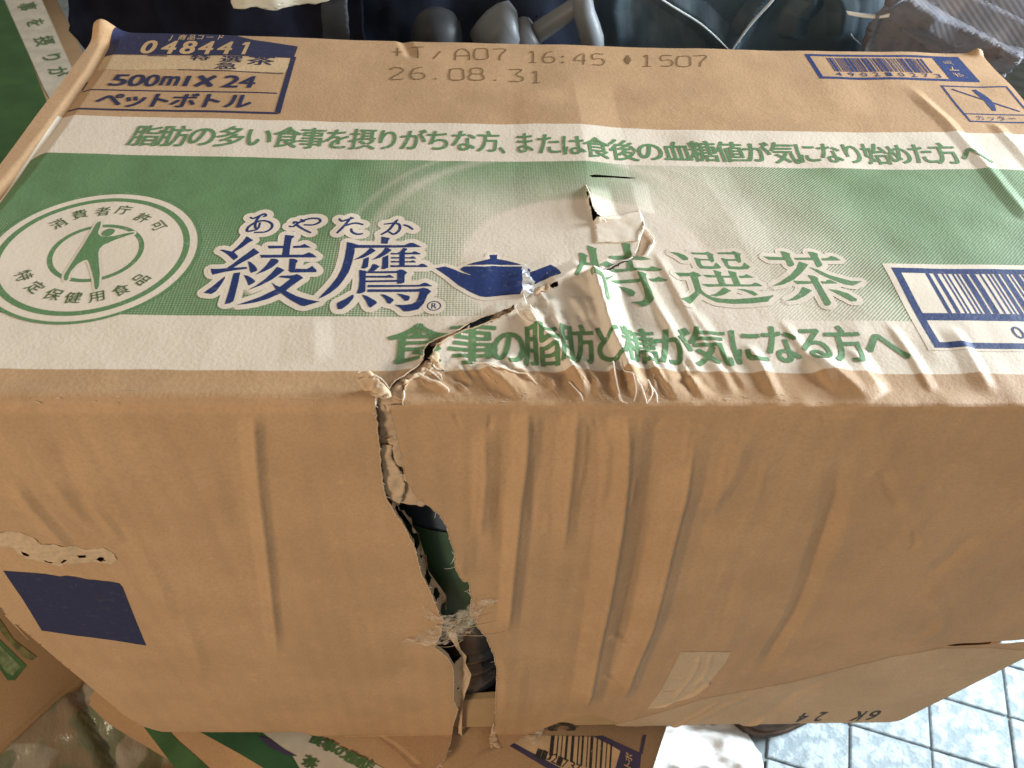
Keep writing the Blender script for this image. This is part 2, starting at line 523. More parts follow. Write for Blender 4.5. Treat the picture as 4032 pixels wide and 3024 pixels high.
def top_height(u, v):
    crum = ss(u, U_TEAR - 10, U_TEAR + 30)
    h = crease_field(u, v, TOPC)
    h += vnoise(u / 60, v / 60, 1) * 1.4 + vnoise(u / 16, v / 16, 2) * (0.25 + 0.35 * crum)
    h += vnoise(u / 5, v / 9, 6) * (0.05 + 0.22 * crum * (1 - ss(v, 15, 75))) 
    h += vnoise((u + v * 0.6) / 2.2, v / 6.0, 7) * 0.18 * crum * (1 - ss(v, 8, 30)) * (1 - ss(u, 10, 60))
    # lumpy raised corner at the back left
    h += 6.0 * np.exp(-(((u + 197) / 5.5) ** 2 + ((v - 214) / 6.0) ** 2))
    h += 2.5 * np.exp(-(((u - 198) / 3.0) ** 2 + ((v - 216) / 3.0) ** 2))
    return h


def front_height(u, w):
    d = -w
    crum = ss(u, -60, 0)
    h = 1.3 * crease_field(u, w, FRC)
    h += vnoise(u / 50, w / 70, 11) * 1.0 + vnoise(u / 14, w / 30, 12) * 0.25 + vnoise(u / 5, w / 14, 13) * (0.06 + 0.12 * crum)
    h += vnoise(u / 2.7, w / 85, 16) * 0.11 + vnoise(u / 6.5, w / 120, 17) * 0.14
    h += 3.0 * np.sin(np.clip(d / H, 0, 1) * math.pi) * np.cos(np.clip(u / 200, -1, 1) * math.pi / 2)
    # bottom roll and the loose lower corner of the left piece
    h -= 0.018 * np.clip(d - 246, 0, 60) ** 2 * (1 - ss(u, -125, -110) * (1 - ss(u, 0, 12)))
    return h


def P_top(u, v, lift=0.0):
    r = edge_radius(u)
    v45 = 0.293 * r
    vv = np.where(v < 14, v45 + np.maximum(v, 0) * (14 - v45) / 14, v)
    q = np.clip(r - vv, 0, None)
    z = -(r - np.sqrt(np.maximum(r * r - q * q, 0)))
    z = np.where(vv < r, z, 0.0)
    kk = 1 - ss(vv - v45, 0, 7.5)
    hh = edge_bumps(u) * kk + top_height(u, vv) * (1 - kk) + lift
    an = kk * math.pi / 4
    # round off over the back edge
    bz = np.clip(vv - (D - 2.5), 0, None)
    return np.stack([u, vv - np.sin(an) * hh, z + np.cos(an) * hh - 0.22 * bz * bz], -1) / 1000.0


def P_front(u, w, lift=0.0):
    r = edge_radius(u)
    d45 = 0.293 * r
    d = np.where(-w < 14, d45 + np.maximum(-w, 0) * (14 - d45) / 14, -w)
    q = np.clip(r - d, 0, None)
    y = np.where(d < r, r - np.sqrt(np.maximum(r * r - q * q, 0)), 0.0)
    kk = 1 - ss(d - d45, 0, 7.5)
    hh = edge_bumps(u) * kk + front_height(u, -d) * (1 - kk) + lift
    an = kk * math.pi / 4
    P = np.stack([u, y - np.cos(an) * hh, -d + np.sin(an) * hh], -1)
    # loose lower corners of the tear have dropped onto the carton below
    loose = ss(u, -128, -112) * (1 - ss(u, -2, 8)) * ss(d, 256, 259)
    zc = CAM_LOC[2] * 1000
    k = np.where(d > 256, (zc + 264.5 - np.clip(d - 258, 0, 99) * 0.06 - hh * 0.3) / (zc + d), 1.0)
    Cm = CAM_LOC * 1000
    Q = Cm + (np.stack([u, 0 * u, -d], -1) - Cm) * k[..., None]
    P = P * (1 - loose[..., None]) + Q * loose[..., None]
    return P / 1000.0


# ------------------------------------------------------------------ polygons: inside tests and cut sheets
def inside(P, poly):
    x, y = P[:, 0], P[:, 1]
    r = np.zeros(len(P), bool)
    n = len(poly)
    for i in range(n):
        x0, y0 = poly[i]
        x1, y1 = poly[(i + 1) % n]
        if y0 == y1:
            continue
        c = (y0 > y) != (y1 > y)
        r ^= c & (x < (x1 - x0) * (y - y0) / (y1 - y0) + x0)
    return r


def rough_poly(poly, step=1.0, amp=0.35, seed=1, closed=True):
    poly = np.asarray(poly, float)
    out = []
    n = len(poly)
    for i in range(n if closed else n - 1):
        a, b = poly[i], poly[(i + 1) % n]
        L = np.hypot(*(b - a))
        k = max(1, int(L / step))
        nr = np.array([-(b - a)[1], (b - a)[0]]) / max(L, 1e-6)
        for j in range(k):
            t = j / k
            p = a + (b - a) * t
            out.append(p + nr * amp * 2 * float(vnoise(p[0] * 0.9 + i, p[1] * 0.9, seed)))
    if not closed:
        out.append(poly[-1])
    return np.array(out)


def snap(P, polys, rad):
    P = P.copy()
    best = np.full(len(P), rad)
    tgt = P.copy()
    for poly in polys:
        n = len(poly)
        for i in range(n):
            a, b = poly[i], poly[(i + 1) % n]
            lo, hi = np.minimum(a, b) - rad, np.maximum(a, b) + rad
            m = np.where((P[:, 0] > lo[0]) & (P[:, 0] < hi[0]) & (P[:, 1] > lo[1]) & (P[:, 1] < hi[1]))[0]
            if not len(m):
                continue
            d = b - a
            L2 = max(d @ d, 1e-9)
            t = np.clip(((P[m] - a) @ d) / L2, 0, 1)
            q = a + t[:, None] * d
            dist = np.hypot(*(P[m] - q).T)
            k = dist < best[m]
            best[m[k]] = dist[k]
            tgt[m[k]] = q[k]
    return tgt


def cut_sheet(name, us, vs, fn, keep, holes, mat, parent, cell):
    nu, nv = len(us), len(vs)
    G = np.stack(np.meshgrid(us, vs, indexing="ij"), -1).reshape(-1, 2)
    polys = ([keep] if keep is not None else []) + list(holes)
    G = snap(G, polys, 0.62 * cell)
    i, j = np.meshgrid(np.arange(nu - 1), np.arange(nv - 1), indexing="ij")
    a = (i * nv + j).ravel()
    Q = np.stack([a, a + nv, a + nv + 1, a + 1], 1)
    cen = G[Q].mean(1)
    ok = np.ones(len(Q), bool)
    if keep is not None:
        ok &= inside(cen, keep)
    for h in holes:
        ok &= ~inside(cen, h)
    Q = Q[ok]
    used = np.zeros(len(G), bool)
    used[Q.ravel()] = True
    idx = np.cumsum(used) - 1
    V = fn(G[used][:, 0], G[used][:, 1])
    Q = idx[Q]
    me = bpy.data.meshes.new(name)
    me.vertices.add(len(V))
    me.vertices.foreach_set("co", V.astype(np.float32).ravel())
    me.loops.add(Q.size)
    me.loops.foreach_set("vertex_index", Q.astype(np.int32).ravel())
    me.polygons.add(len(Q))
    me.polygons.foreach_set("loop_start", np.arange(0, Q.size, 4, dtype=np.int32))
    me.polygons.foreach_set("loop_total", np.full(len(Q), 4, np.int32))
    me.update(calc_edges=True)
    me.polygons.foreach_set("use_smooth", np.ones(len(Q), bool))
    at = me.attributes.new("flat", "FLOAT_VECTOR", "POINT")
    at.data.foreach_set("vector", np.column_stack([G[used], np.zeros(len(V))]).astype(np.float32).ravel())
    me.validate()
    return link(name, me, mat, parent)


# --- the tear, traced -------------------------------------------------
gap_far = [(1668, 1425), (1668, 1380), (1690, 1350), (1740, 1335), (1800, 1310), (1850, 1277), (1905, 1255), (1950, 1245), (2010, 1212), (2024, 1201)]
gap_near = [(2022, 1223), (2010, 1237), (1965, 1263), (1917, 1281), (1880, 1297), (1827, 1315), (1762, 1342), (1722, 1368), (1707, 1390), (1711, 1412), (1686, 1420)]
edge_tear_l = [(1668, 1425), (1640, 1450), (1600, 1480), (1560, 1505), (1535, 1535), (1520, 1560), (1490, 1562), (1476, 1600)]
edge_tear_r = [(1588, 1600), (1586, 1565), (1600, 1520), (1640, 1482), (1686, 1442), (1700, 1425), (1686, 1420)]
TGAP = rough_poly(T(edge_tear_l[::-1] + gap_far[1:] + gap_near + edge_tear_r[::-1][1:]), 0.9, 0.3, 3)
TWIN = rough_poly(T([(2304, 765), (2314, 800), (2328, 850), (2336, 880), (2352, 878), (2368, 874), (2350, 862), (2334, 846), (2322, 815), (2312, 780)]), 0.8, 0.12, 4)
TSLIT = T([(2318, 702), (2340, 697), (2400, 696), (2470, 695), (2515, 698), (2470, 702), (2400, 704), (2350, 707), (2330, 709)])
TCR1 = rough_poly(T([(2162, 1131), (2178, 1122), (2200, 1116), (2197, 1130), (2180, 1140)]), 0.8, 0.2, 5)
TCR2 = rough_poly(T([(2352, 1062), (2378, 1058), (2420, 1040), (2470, 1022), (2480, 1018), (2482, 1024), (2440, 1040), (2400, 1058), (2384, 1070), (2378, 1082), (2362, 1078)]), 0.8, 0.2, 6)
TOP_HOLES = [TGAP, TWIN, TSLIT, TCR1, TCR2]

f_left = [(1470, 1560), (1476, 1600), (1483, 1660), (1487, 1700), (1495, 1760), (1500, 1830), (1508, 1900), (1520, 1950), (1550, 1993), (1593, 2059), (1630, 2122), (1649, 2189), (1663, 2238), (1699, 2308), (1729, 2381), (1746, 2411), (1735, 2470), (1709, 2517),
          (1762, 2558), (1788, 2611), (1786, 2671), (1786, 2739), (1803, 2780), (1784, 2851), (1773, 2927), (1756, 2976), (1713, 3030), (1690, 3080)]
f_right = [(1590, 1560), (1588, 1600), (1545, 1605), (1537, 1632), (1560, 1710), (1580, 1790), (1593, 1860), (1615, 1910), (1640, 1950), (1696, 1983), (1732, 2013), (1760, 2056), (1774, 2099), (1790, 2142), (1794, 2202), (1812, 2245), (1828, 2260), (1840, 2258),
           (1849, 2272), (1850, 2301), (1858, 2325), (1850, 2370), (1882, 2440), (1916, 2477), (1927, 2509), (1944, 2550), (1957, 2611), (1955, 2663), (1952, 2739), (1953, 2820), (1954, 2889), (1980, 2944)]
f_bottom_r = [(2060, 2902), (2120, 2872), (2190, 2842), (2260, 2816), (2330, 2806), (2400, 2826), (2470, 2860), (2530, 2893)]
FHOLE = np.concatenate([rough_poly(F(f_left), 1.0, 0.3, 8, False), rough_poly(F(f_right[::-1]), 1.0, 0.3, 9, False)])
FHOLE[FHOLE[:, 1] > -2.2, 1] += 6.0
FSLIT = F([(3722, 2532), (3760, 2526), (3850, 2524), (4032, 2517), (4150, 2512), (4150, 2521), (4032, 2526), (3900, 2531), (3760, 2535)])
PERF = [[(85, 2166), (110, 2172), (122, 2186), (95, 2182)], [(172, 2198), (195, 2202), (216, 2203), (205, 2209), (182, 2205)], [(242, 2203), (258, 2192), (270, 2194), (262, 2202), (248, 2210)],
        [(303, 2175), (340, 2174), (346, 2184), (318, 2187)], [(381, 2192), (398, 2180), (414, 2185), (420, 2197), (400, 2202)]]
PERF = [F(p) for p in PERF]
FRONT_HOLES = [FHOLE, FSLIT] + PERF
sil_left = [(0, 2400), (250, 2620), (480, 2810), (560, 2860), (640, 2884), (1000, 2893), (1300, 2900), (1490, 2902), (1560, 2960), (1640, 3040), (1660, 3090)]
sil_right = [(2640, 2893), (2900, 2886), (3200, 2882), (3400, 2879), (3500, 2858), (3700, 2756), (4032, 2592)]
tl, tr = (-200.0, 3.0), (200.0, 3.0)
KEEP = np.concatenate([[tl, (-201.5, -30.0), (-205.0, -90.0), (-208, -150)], F(sil_left), F([(1700, 3090), (1985, 2950)]), F(f_bottom_r), F(sil_right), [(210.0, -120.0), (205.0, -60.0), (201.0, -20.0), tr]])


# ------------------------------------------------------------------ the damaged carton
carton = thing("torn_carton", "large brown drinks carton with green and white print, torn open down its near face", "carton", (0, 0, 0))
CELL = 0.62
us = np.linspace(-200, 200, int(400 / CELL))
vs = np.linspace(0, D, int(D / CELL))
top_panel = cut_sheet("printed_panel", us, vs, P_top, None, TOP_HOLES, MAT["top"], carton, CELL)
us2 = np.linspace(-214, 214, int(428 / CELL))
ws = np.linspace(0, -318, int(318 / CELL))
front_panel = cut_sheet("front_panel", us2, ws, P_front, KEEP, FRONT_HOLES, MAT["front"], carton, CELL)


def slab(name, corners, thick_vec, mat, parent):
    a = np.array(corners, float)
    b = a + np.array(thick_vec, float)
    V = np.concatenate([a, b])
    Fc = [(0, 1, 2, 3), (7, 6, 5, 4)] + [(i, i + 4, (i + 1) % 4 + 4, (i + 1) % 4) for i in range(4)]
    return mesh(name, V, Fc, mat, parent, smooth=False)


slab("side_panel", [(-0.199, 0.004, -0.006), (-0.199, 0.214, -0.004), (-0.199, 0.214, -0.258), (-0.199, 0.006, -0.25)], (0.004, 0, 0), MAT["kraft"], carton)
slab("side_panel", [(0.199, 0.004, -0.006), (0.199, 0.214, -0.004), (0.199, 0.214, -0.258), (0.199, 0.006, -0.25)], (-0.004, 0, 0), MAT["kraft"], carton)
slab("back_panel", [(-0.2, 0.2165, -0.003), (0.2, 0.2165, -0.003), (0.2, 0.2165, -0.258), (-0.2, 0.2165, -0.258)], (0, -0.004, 0), MAT["kraft"], carton)
slab("inner_flap", [(0.10, 0.009, -0.01), (0.197, 0.009, -0.01), (0.212, 0.009, -0.16), (0.10, 0.009, -0.20)], (0, 0.003, 0), MAT["kraft"], carton)
slab("bottom_panel", [(-0.198, 0.008, -0.258), (0.198, 0.008, -0.258), (0.198, 0.212, -0.258), (-0.198, 0.212, -0.258)], (0, 0, 0.004), MAT["kraft"], carton)


# ------------------------------------------------------------------ decals: thin printed layers that follow the board
def soup_split(tri, maxlen):
    for _ in range(14):
        e = np.stack([tri[:, 1] - tri[:, 0], tri[:, 2] - tri[:, 1], tri[:, 0] - tri[:, 2]], 1)
        L = np.hypot(e[..., 0], e[..., 1])
        k = L.argmax(1)
        big = L[np.arange(len(tri)), k] > maxlen
        if not big.any():
            break
        t, kk = tri[big], k[big]
        i = np.arange(len(t))
        a, b, c = t[i, kk], t[i, (kk + 1) % 3], t[i, (kk + 2) % 3]
        m = (a + b) / 2
        tri = np.concatenate([tri[~big], np.stack([a, m, c], 1), np.stack([m, b, c], 1)])
    return tri


def tris_of(poly):
    poly = np.asarray(poly, float)
    t = tessellate_polygon([[Vector((p[0], p[1], 0)) for p in poly]])
    return poly[np.array(t, int).reshape(-1, 3)] if t else np.zeros((0, 3, 2))


LIFT0 = 0.075


def decal(name, tri_lists, fn, mat, parent, lift=0.0, maxlen=1.3, holes=(), step=0.0012):
    """tri_lists: list of (N,3,2) triangle soups in face mm; each one sits a hair above the last"""
    V, Fc = [], []
    n = 0
    for q, tri in enumerate(tri_lists):
        tri = np.asarray(tri, float)
        if not len(tri):
            continue
        tri = soup_split(tri, maxlen)
        a = (tri[:, 1, 0] - tri[:, 0, 0]) * (tri[:, 2, 1] - tri[:, 0, 1]) - (tri[:, 1, 1] - tri[:, 0, 1]) * (tri[:, 2, 0] - tri[:, 0, 0])
        tri = tri[np.abs(a) > 1e-5]
        a = a[np.abs(a) > 1e-5]
        tri = np.where((a < 0)[:, None, None], tri[:, ::-1], tri)
        if holes:
            cen = tri.mean(1)
            ok = np.ones(len(tri), bool)
            for h in holes:
                ok &= ~inside(cen, h)
            tri = tri[ok]
        if not len(tri):
            continue
        pts = np.round(tri.reshape(-1, 2), 4)
        uq, inv = np.unique(pts, axis=0, return_inverse=True)
        inv = inv.reshape(-1)
        V.append(fn(uq[:, 0], uq[:, 1], LIFT0 + lift + step * q))
        Fc.append(inv.reshape(-1, 3) + n)
        n += len(uq)
    if not V:
        return None
    V, Fc = np.concatenate(V), np.concatenate(Fc)
    Fc = Fc[(Fc[:, 0] != Fc[:, 1]) & (Fc[:, 1] != Fc[:, 2]) & (Fc[:, 0] != Fc[:, 2])]
    me = bpy.data.meshes.new(name)
    me.vertices.add(len(V))
    me.vertices.foreach_set("co", V.astype(np.float32).ravel())
    me.loops.add(Fc.size)
    me.loops.foreach_set("vertex_index", Fc.astype(np.int32).ravel())
    me.polygons.add(len(Fc))
    me.polygons.foreach_set("loop_start", np.arange(0, Fc.size, 3, dtype=np.int32))
    me.polygons.foreach_set("loop_total", np.full(len(Fc), 3, np.int32))
    me.update(calc_edges=True)
    me.polygons.foreach_set("use_smooth", np.ones(len(Fc), bool))
    me.validate()
    return link(name, me, mat, parent)


_glyphs = {}


def glyph(ch):
    """filled outline of one character, scaled into the unit box (centre 0)"""
    if ch not in _glyphs:
        c = bpy.data.curves.new("t", "FONT")
        c.body = ch
        c.resolution_u = 4
        o = bpy.data.objects.new("t", c)
        COL.objects.link(o)
        bpy.context.view_layer.update()
        me = o.to_mesh()
        me.calc_loop_triangles()
        v = np.array([x.co[:2] for x in me.vertices])
        t = np.array([x.vertices[:] for x in me.loop_triangles])
        o.to_mesh_clear()
        bpy.data.objects.remove(o)
        bpy.data.curves.remove(c)
        _glyphs[ch] = v[t]
    return _glyphs[ch]


def char(ch, cen, w, h, rot=0.0, full=True, bold=0.0, shear=0.0):
    """character at cen (mm); full: em box keeps the natural size of kana, else the ink fills w x h"""
    g = glyph(ch)
    lo, hi = g.reshape(-1, 2).min(0), g.reshape(-1, 2).max(0)
    if full:
        em = 1.0
        c0 = np.array([(lo[0] + hi[0]) / 2 if ch in "、" else 0.5 * em, 0.34])
        q = (g - np.array([em * 0.5, 0.34])) / (em * 0.93) * np.array([w, h])
    else:
        q = (g - (lo + hi) / 2) / np.maximum(hi - lo, 1e-3) * np.array([w, h])
    q = q + np.stack([q[..., 1] * shear, 0 * q[..., 1]], -1)
    out = []
    offs = [(0, 0)] if not bold else [(-bold * w, -bold * h * .35), (bold * w, -bold * h * .35), (-bold * w, bold * h * .35), (bold * w, bold * h * .35)]
    cr, sr = math.cos(rot), math.sin(rot)
    for ox, oy in offs:
        p = q + np.array([ox, oy])
        out.append(np.stack([p[..., 0] * cr - p[..., 1] * sr, p[..., 0] * sr + p[..., 1] * cr], -1) + np.asarray(cen))
    return out


def merge(chars):
    """[[copies of char a], [copies of char b], ...] -> soups by copy, one lift each"""
    n = max(len(c) for c in chars)
    return [np.concatenate([c[i] for c in chars if i < len(c)]) for i in range(n)]


def text_line(s, anchors, hpx, fn, aspect=1.0, bold=0.018, wscale=1.0, full=True):
    """anchors: (char index, px centre); hpx: character height in photo px at either end"""
    ia = [a[0] for a in anchors]
    xs = np.interp(range(len(s)), ia, [a[1][0] for a in anchors])
    ys = np.interp(range(len(s)), ia, [a[1][1] for a in anchors])
    cen = fn(np.stack([xs, ys], 1))
    out = []
    for i, ch in enumerate(s):
        hh = np.interp(i, [0, len(s) - 1], hpx)
        a, b = fn([(xs[i], ys[i] - hh / 2), (xs[i], ys[i] + hh / 2)])
        pitch = np.hypot(*(cen[min(i + 1, len(s) - 1)] - cen[max(i - 1, 0)])) / (2 if 0 < i < len(s) - 1 else 1)
        out.append(char(ch, cen[i], pitch * wscale, abs(a[1] - b[1]), 0, full, bold))
    return merge(out)


def crop(x0, y0, s, polys, fn):
    return [fn(np.array(p, float) * s + (x0, y0)) for p in polys]


def smooth_line(pts, n=6):
    p = np.asarray(pts, float)
    q = np.concatenate([[2 * p[0] - p[1]], p, [2 * p[-1] - p[-2]]])
    out = []
    for i in range(1, len(q) - 2):
        for t in np.linspace(0, 1, n, endpoint=False):
            a, b, c, d = q[i - 1], q[i], q[i + 1], q[i + 2]
            out.append(0.5 * (2 * b + (c - a) * t + (2 * a - 5 * b + 4 * c - d) * t * t + (3 * b - a - 3 * c + d) * t ** 3))
    out.append(p[-1])
    return np.array(out)


def stroke(pts, w, fn=None, taper=(0.8, 0.7), n=6):
    """brush stroke (centre line, width) -> triangle soup; pts already in face mm"""
    p = smooth_line(pts, n) if len(pts) > 2 else np.asarray(pts, float)
    d = np.gradient(p, axis=0)
    d /= np.maximum(np.hypot(d[:, 0], d[:, 1]), 1e-6)[:, None]
    nr = np.stack([-d[:, 1], d[:, 0]], 1)
    t = np.linspace(0, 1, len(p))
    ww = w / 2 * (taper[0] + (1 - taper[0]) * ss(t, 0, .3)) * (taper[1] + (1 - taper[1]) * ss(1 - t, 0, .3))
    L, R_ = p + nr * ww[:, None], p - nr * ww[:, None]
    tri = []
    for i in range(len(p) - 1):
        tri += [[L[i], R_[i], R_[i + 1]], [L[i], R_[i + 1], L[i + 1]]]
    return np.array(tri)


def halo(soups, r, n=20):
    a = np.concatenate(soups)
    out = []
    for k in range(n):
        t = 2 * math.pi * k / n
        out.append(a + np.array([math.cos(t), math.sin(t)]) * r)
    for k in range(8):
        t = 2 * math.pi * k / 8
        out.append(a + np.array([math.cos(t), math.sin(t)]) * r * 0.5)
    return out


def circle(cen, r0, r1, n=96, a0=0, a1=2 * math.pi):
    t = np.linspace(a0, a1, n)
    c = np.stack([np.cos(t), np.sin(t)], 1)
    o, i = np.asarray(cen) + c * r1, np.asarray(cen) + c * r0
    tri = []
    for k in range(n - 1):
        if r0 > 0:
            tri.append([i[k], o[k], o[k + 1]])
            tri.append([i[k], o[k + 1], i[k + 1]])
        else:
            tri.append([np.asarray(cen, float), o[k], o[k + 1]])
    return np.array(tri)


def rect(u0, v0, u1, v1):
    return tris_of([(u0, v0), (u1, v0), (u1, v1), (u0, v1)])


A_, B_, C_, D_, E_ = 0.226, 0.226, 0.226, 0.226, 0.226
AYA = crop(760, 880, A_, [
    [(935, 222), (1052, 293), (950, 350), (860, 420), (735, 492), (722, 510), (785, 570), (780, 600), (712, 648), (660, 600), (600, 545), (520, 492), (460, 466), (520, 456), (600, 475), (670, 490), (690, 480), (760, 420), (870, 310)],
    [(1060, 432), (1160, 512), (1000, 610), (850, 690), (705, 775), (935, 762), (950, 795), (700, 825), (520, 855), (345, 897), (320, 860), (310, 792), (420, 795), (590, 780), (700, 705), (850, 590), (960, 510)],
    [(955, 662), (1010, 680), (1080, 740), (1125, 805), (1110, 835), (1015, 868), (990, 835), (975, 750)],
    [(885, 902), (960, 915), (1050, 970), (1085, 1005), (1075, 1030), (980, 1080), (960, 1070), (935, 1000)],
    [(708, 868), (825, 855), (790, 1030), (745, 1200), (705, 1345), (640, 1385), (548, 1397), (560, 1360), (620, 1180), (670, 1000)],
    [(560, 922), (550, 970), (480, 1080), (400, 1180), (320, 1225), (180, 1205), (250, 1155), (340, 1095), (440, 1010)],
    [(1305, 390), (1580, 390), (1580, 435), (1320, 440)], [(1745, 395), (1880, 385), (1945, 357), (2060, 425), (1745, 430)],
    [(1605, 200), (1765, 215), (1755, 245), (1720, 265), (1690, 430), (1680, 560), (1550, 560), (1575, 400)],
    [(1168, 552), (1920, 548), (2020, 508), (2090, 540), (2165, 600), (1700, 598), (1190, 605)],
    [(1365, 620), (1450, 622), (1498, 655), (1480, 690), (1380, 775), (1250, 840), (1085, 900), (1180, 830), (1270, 745)],
    [(1685, 618), (1770, 622), (1828, 650), (1820, 680), (1798, 700), (1782, 795), (1980, 800), (2030, 780), (2080, 745), (2155, 820), (2150, 855), (1700, 862), (1665, 830)],
    [(1465, 762), (1530, 785), (1600, 820), (1520, 880), (1370, 985), (1180, 1080), (950, 1162), (1100, 1080), (1260, 970), (1370, 870)],
    [(1485, 940), (1530, 915), (1720, 910), (1805, 890), (1860, 905), (1925, 955), (1850, 1000), (1720, 1090), (1620, 1165), (1500, 1225), (1300, 1310), (1080, 1370), (900, 1400), (755, 1410), (870, 1375), (1150, 1280), (1400, 1165), (1550, 1080), (1700, 965)],
    [(1368, 1028), (1440, 1075), (1540, 1115), (1640, 1180), (1800, 1260), (2000, 1320), (2210, 1358), (2060, 1400), (1940, 1435), (1880, 1425), (1700, 1330), (1540, 1220), (1430, 1130)],
], T)
TAKA = crop(1240, 880, B_, [
    [(1160, 240), (1310, 265), (1280, 305), (1270, 365), (1155, 360)],
    [(560, 338), (620, 345), (760, 385), (1560, 390), (1650, 350), (1710, 348), (1865, 422), (1400, 432), (695, 437), (690, 520), (665, 625), (640, 720), (590, 850), (500, 990), (400, 1110), (270, 1210), (150, 1275), (50, 1312), (120, 1240), (260, 1100), (390, 940), (470, 780), (520, 600), (550, 430)],
    [(960, 437), (1010, 445), (1065, 485), (960, 550), (850, 605), (665, 648), (780, 585), (890, 510)],
    [(850, 625), (940, 590), (945, 610), (925, 765), (870, 795), (808, 788), (830, 720)],
    [(1225, 437), (1270, 437), (1342, 475), (1250, 545), (1130, 610), (985, 648), (1070, 590), (1170, 510)],
    [(1180, 600), (1280, 560), (1280, 780), (1210, 805), (1160, 800), (1172, 720)],
    [(1540, 437), (1600, 445), (1612, 465), (1570, 500), (1565, 740), (1470, 740), (1475, 540), (1440, 525), (1490, 500)],
    [(1320, 522), (1440, 528), (1480, 530), (1480, 550), (1330, 552)], [(1560, 518), (1670, 520), (1745, 495), (1845, 540), (1840, 550), (1560, 550)],
    [(1325, 595), (1480, 600), (1480, 622), (1335, 625)], [(1560, 598), (1660, 600), (1705, 582), (1765, 615), (1760, 625), (1560, 622)],
    [(1320, 662), (1480, 668), (1480, 690), (1335, 692)], [(1560, 668), (1660, 668), (1705, 652), (1762, 680), (1760, 692), (1560, 690)],
    [(1312, 738), (1800, 740), (1850, 712), (1900, 715), (1970, 760), (1950, 770), (1325, 772)],
    [(1010, 712), (1060, 720), (1130, 758), (1030, 838), (930, 838), (975, 780)],
    [(772, 815), (880, 830), (890, 845), (885, 960), (880, 1180), (860, 1200), (790, 1222), (725, 1220), (760, 1130), (775, 1000)],
    [(890, 842), (1420, 838), (1480, 812), (1540, 820), (1615, 868), (1565, 910), (1560, 1035), (1500, 1055), (1435, 1055), (1435, 875), (890, 872)],
    [(890, 918), (1240, 918), (1305, 902), (1380, 945), (1375, 955), (890, 948)],
    [(885, 998), (1435, 990), (1435, 1025), (885, 1028)],
    [(918, 1075), (1820, 1078), (1910, 1040), (1960, 1055), (2050, 1105), (920, 1115)],
    [(915, 1150), (1780, 1150), (1890, 1130), (1960, 1145), (2028, 1195), (1960, 1260), (1900, 1400), (1800, 1500), (1640, 1530), (1545, 1528), (1480, 1465), (1385, 1412), (1540, 1418), (1680, 1405), (1760, 1370), (1805, 1280), (1825, 1195), (915, 1195)],
    [(655, 1240), (678, 1255), (665, 1310), (580, 1410), (470, 1490), (400, 1490), (380, 1420), (390, 1380), (540, 1310)],
    [(815, 1240), (900, 1260), (1060, 1350), (1085, 1385), (970, 1465), (930, 1440), (890, 1350)],
    [(1140, 1235), (1220, 1240), (1350, 1305), (1378, 1335), (1310, 1398), (1265, 1385), (1220, 1315)],
    [(1422, 1222), (1530, 1235), (1640, 1265), (1655, 1295), (1630, 1345), (1570, 1350), (1500, 1280)],
], T)
TOKU = crop(2240, 880, C_, [
    [(170, 518), (240, 530), (328, 572), (305, 610), (300, 685), (390, 685), (370, 560), (310, 395), (410, 425), (482, 450), (470, 490), (495, 620), (545, 770), (510, 800), (480, 790), (420, 730), (350, 720), (270, 730), (220, 830), (150, 910), (95, 905), (140, 830), (190, 720), (195, 600)],
    [(355, 900), (560, 950), (600, 1000), (640, 1120), (700, 1380), (700, 1440), (650, 1465), (620, 1380), (590, 1150), (560, 1040), (420, 1010), (390, 1000)],
    [(778, 905), (770, 940), (655, 1072), (625, 1030), (700, 980)],
    [(925, 345), (1065, 355), (1068, 450), (1100, 540), (1050, 590), (990, 575), (970, 520)],
    [(700, 572), (860, 550), (970, 535), (985, 575), (830, 600), (715, 605)], [(1130, 575), (1320, 585), (1435, 620), (1300, 632), (1110, 625)],
    [(560, 700), (650, 648), (800, 672), (830, 690), (640, 720), (570, 728)],
    [(1010, 690), (1040, 640), (1100, 640), (1130, 780), (1025, 790)],
    [(690, 815), (800, 795), (1020, 788), (1400, 775), (1450, 740), (1530, 765), (1618, 805), (1600, 822), (1060, 822), (740, 857)],
    [(710, 1052), (830, 995), (880, 985), (1230, 968), (1215, 925), (1185, 848), (1290, 860), (1352, 885), (1340, 930), (1380, 1060), (1440, 1190), (1482, 1325), (1460, 1360), (1370, 1430), (1280, 1443), (1190, 1385), (1070, 1348), (1230, 1350), (1320, 1330), (1325, 1250), (1300, 1140), (1250, 1022), (930, 1030), (820, 1062)],
    [(1398, 962), (1510, 955), (1560, 922), (1710, 985), (1700, 1000), (1450, 1005)],
    [(862, 1095), (950, 1102), (1100, 1150), (1162, 1200), (1130, 1258), (1060, 1250), (960, 1160)],
], T)
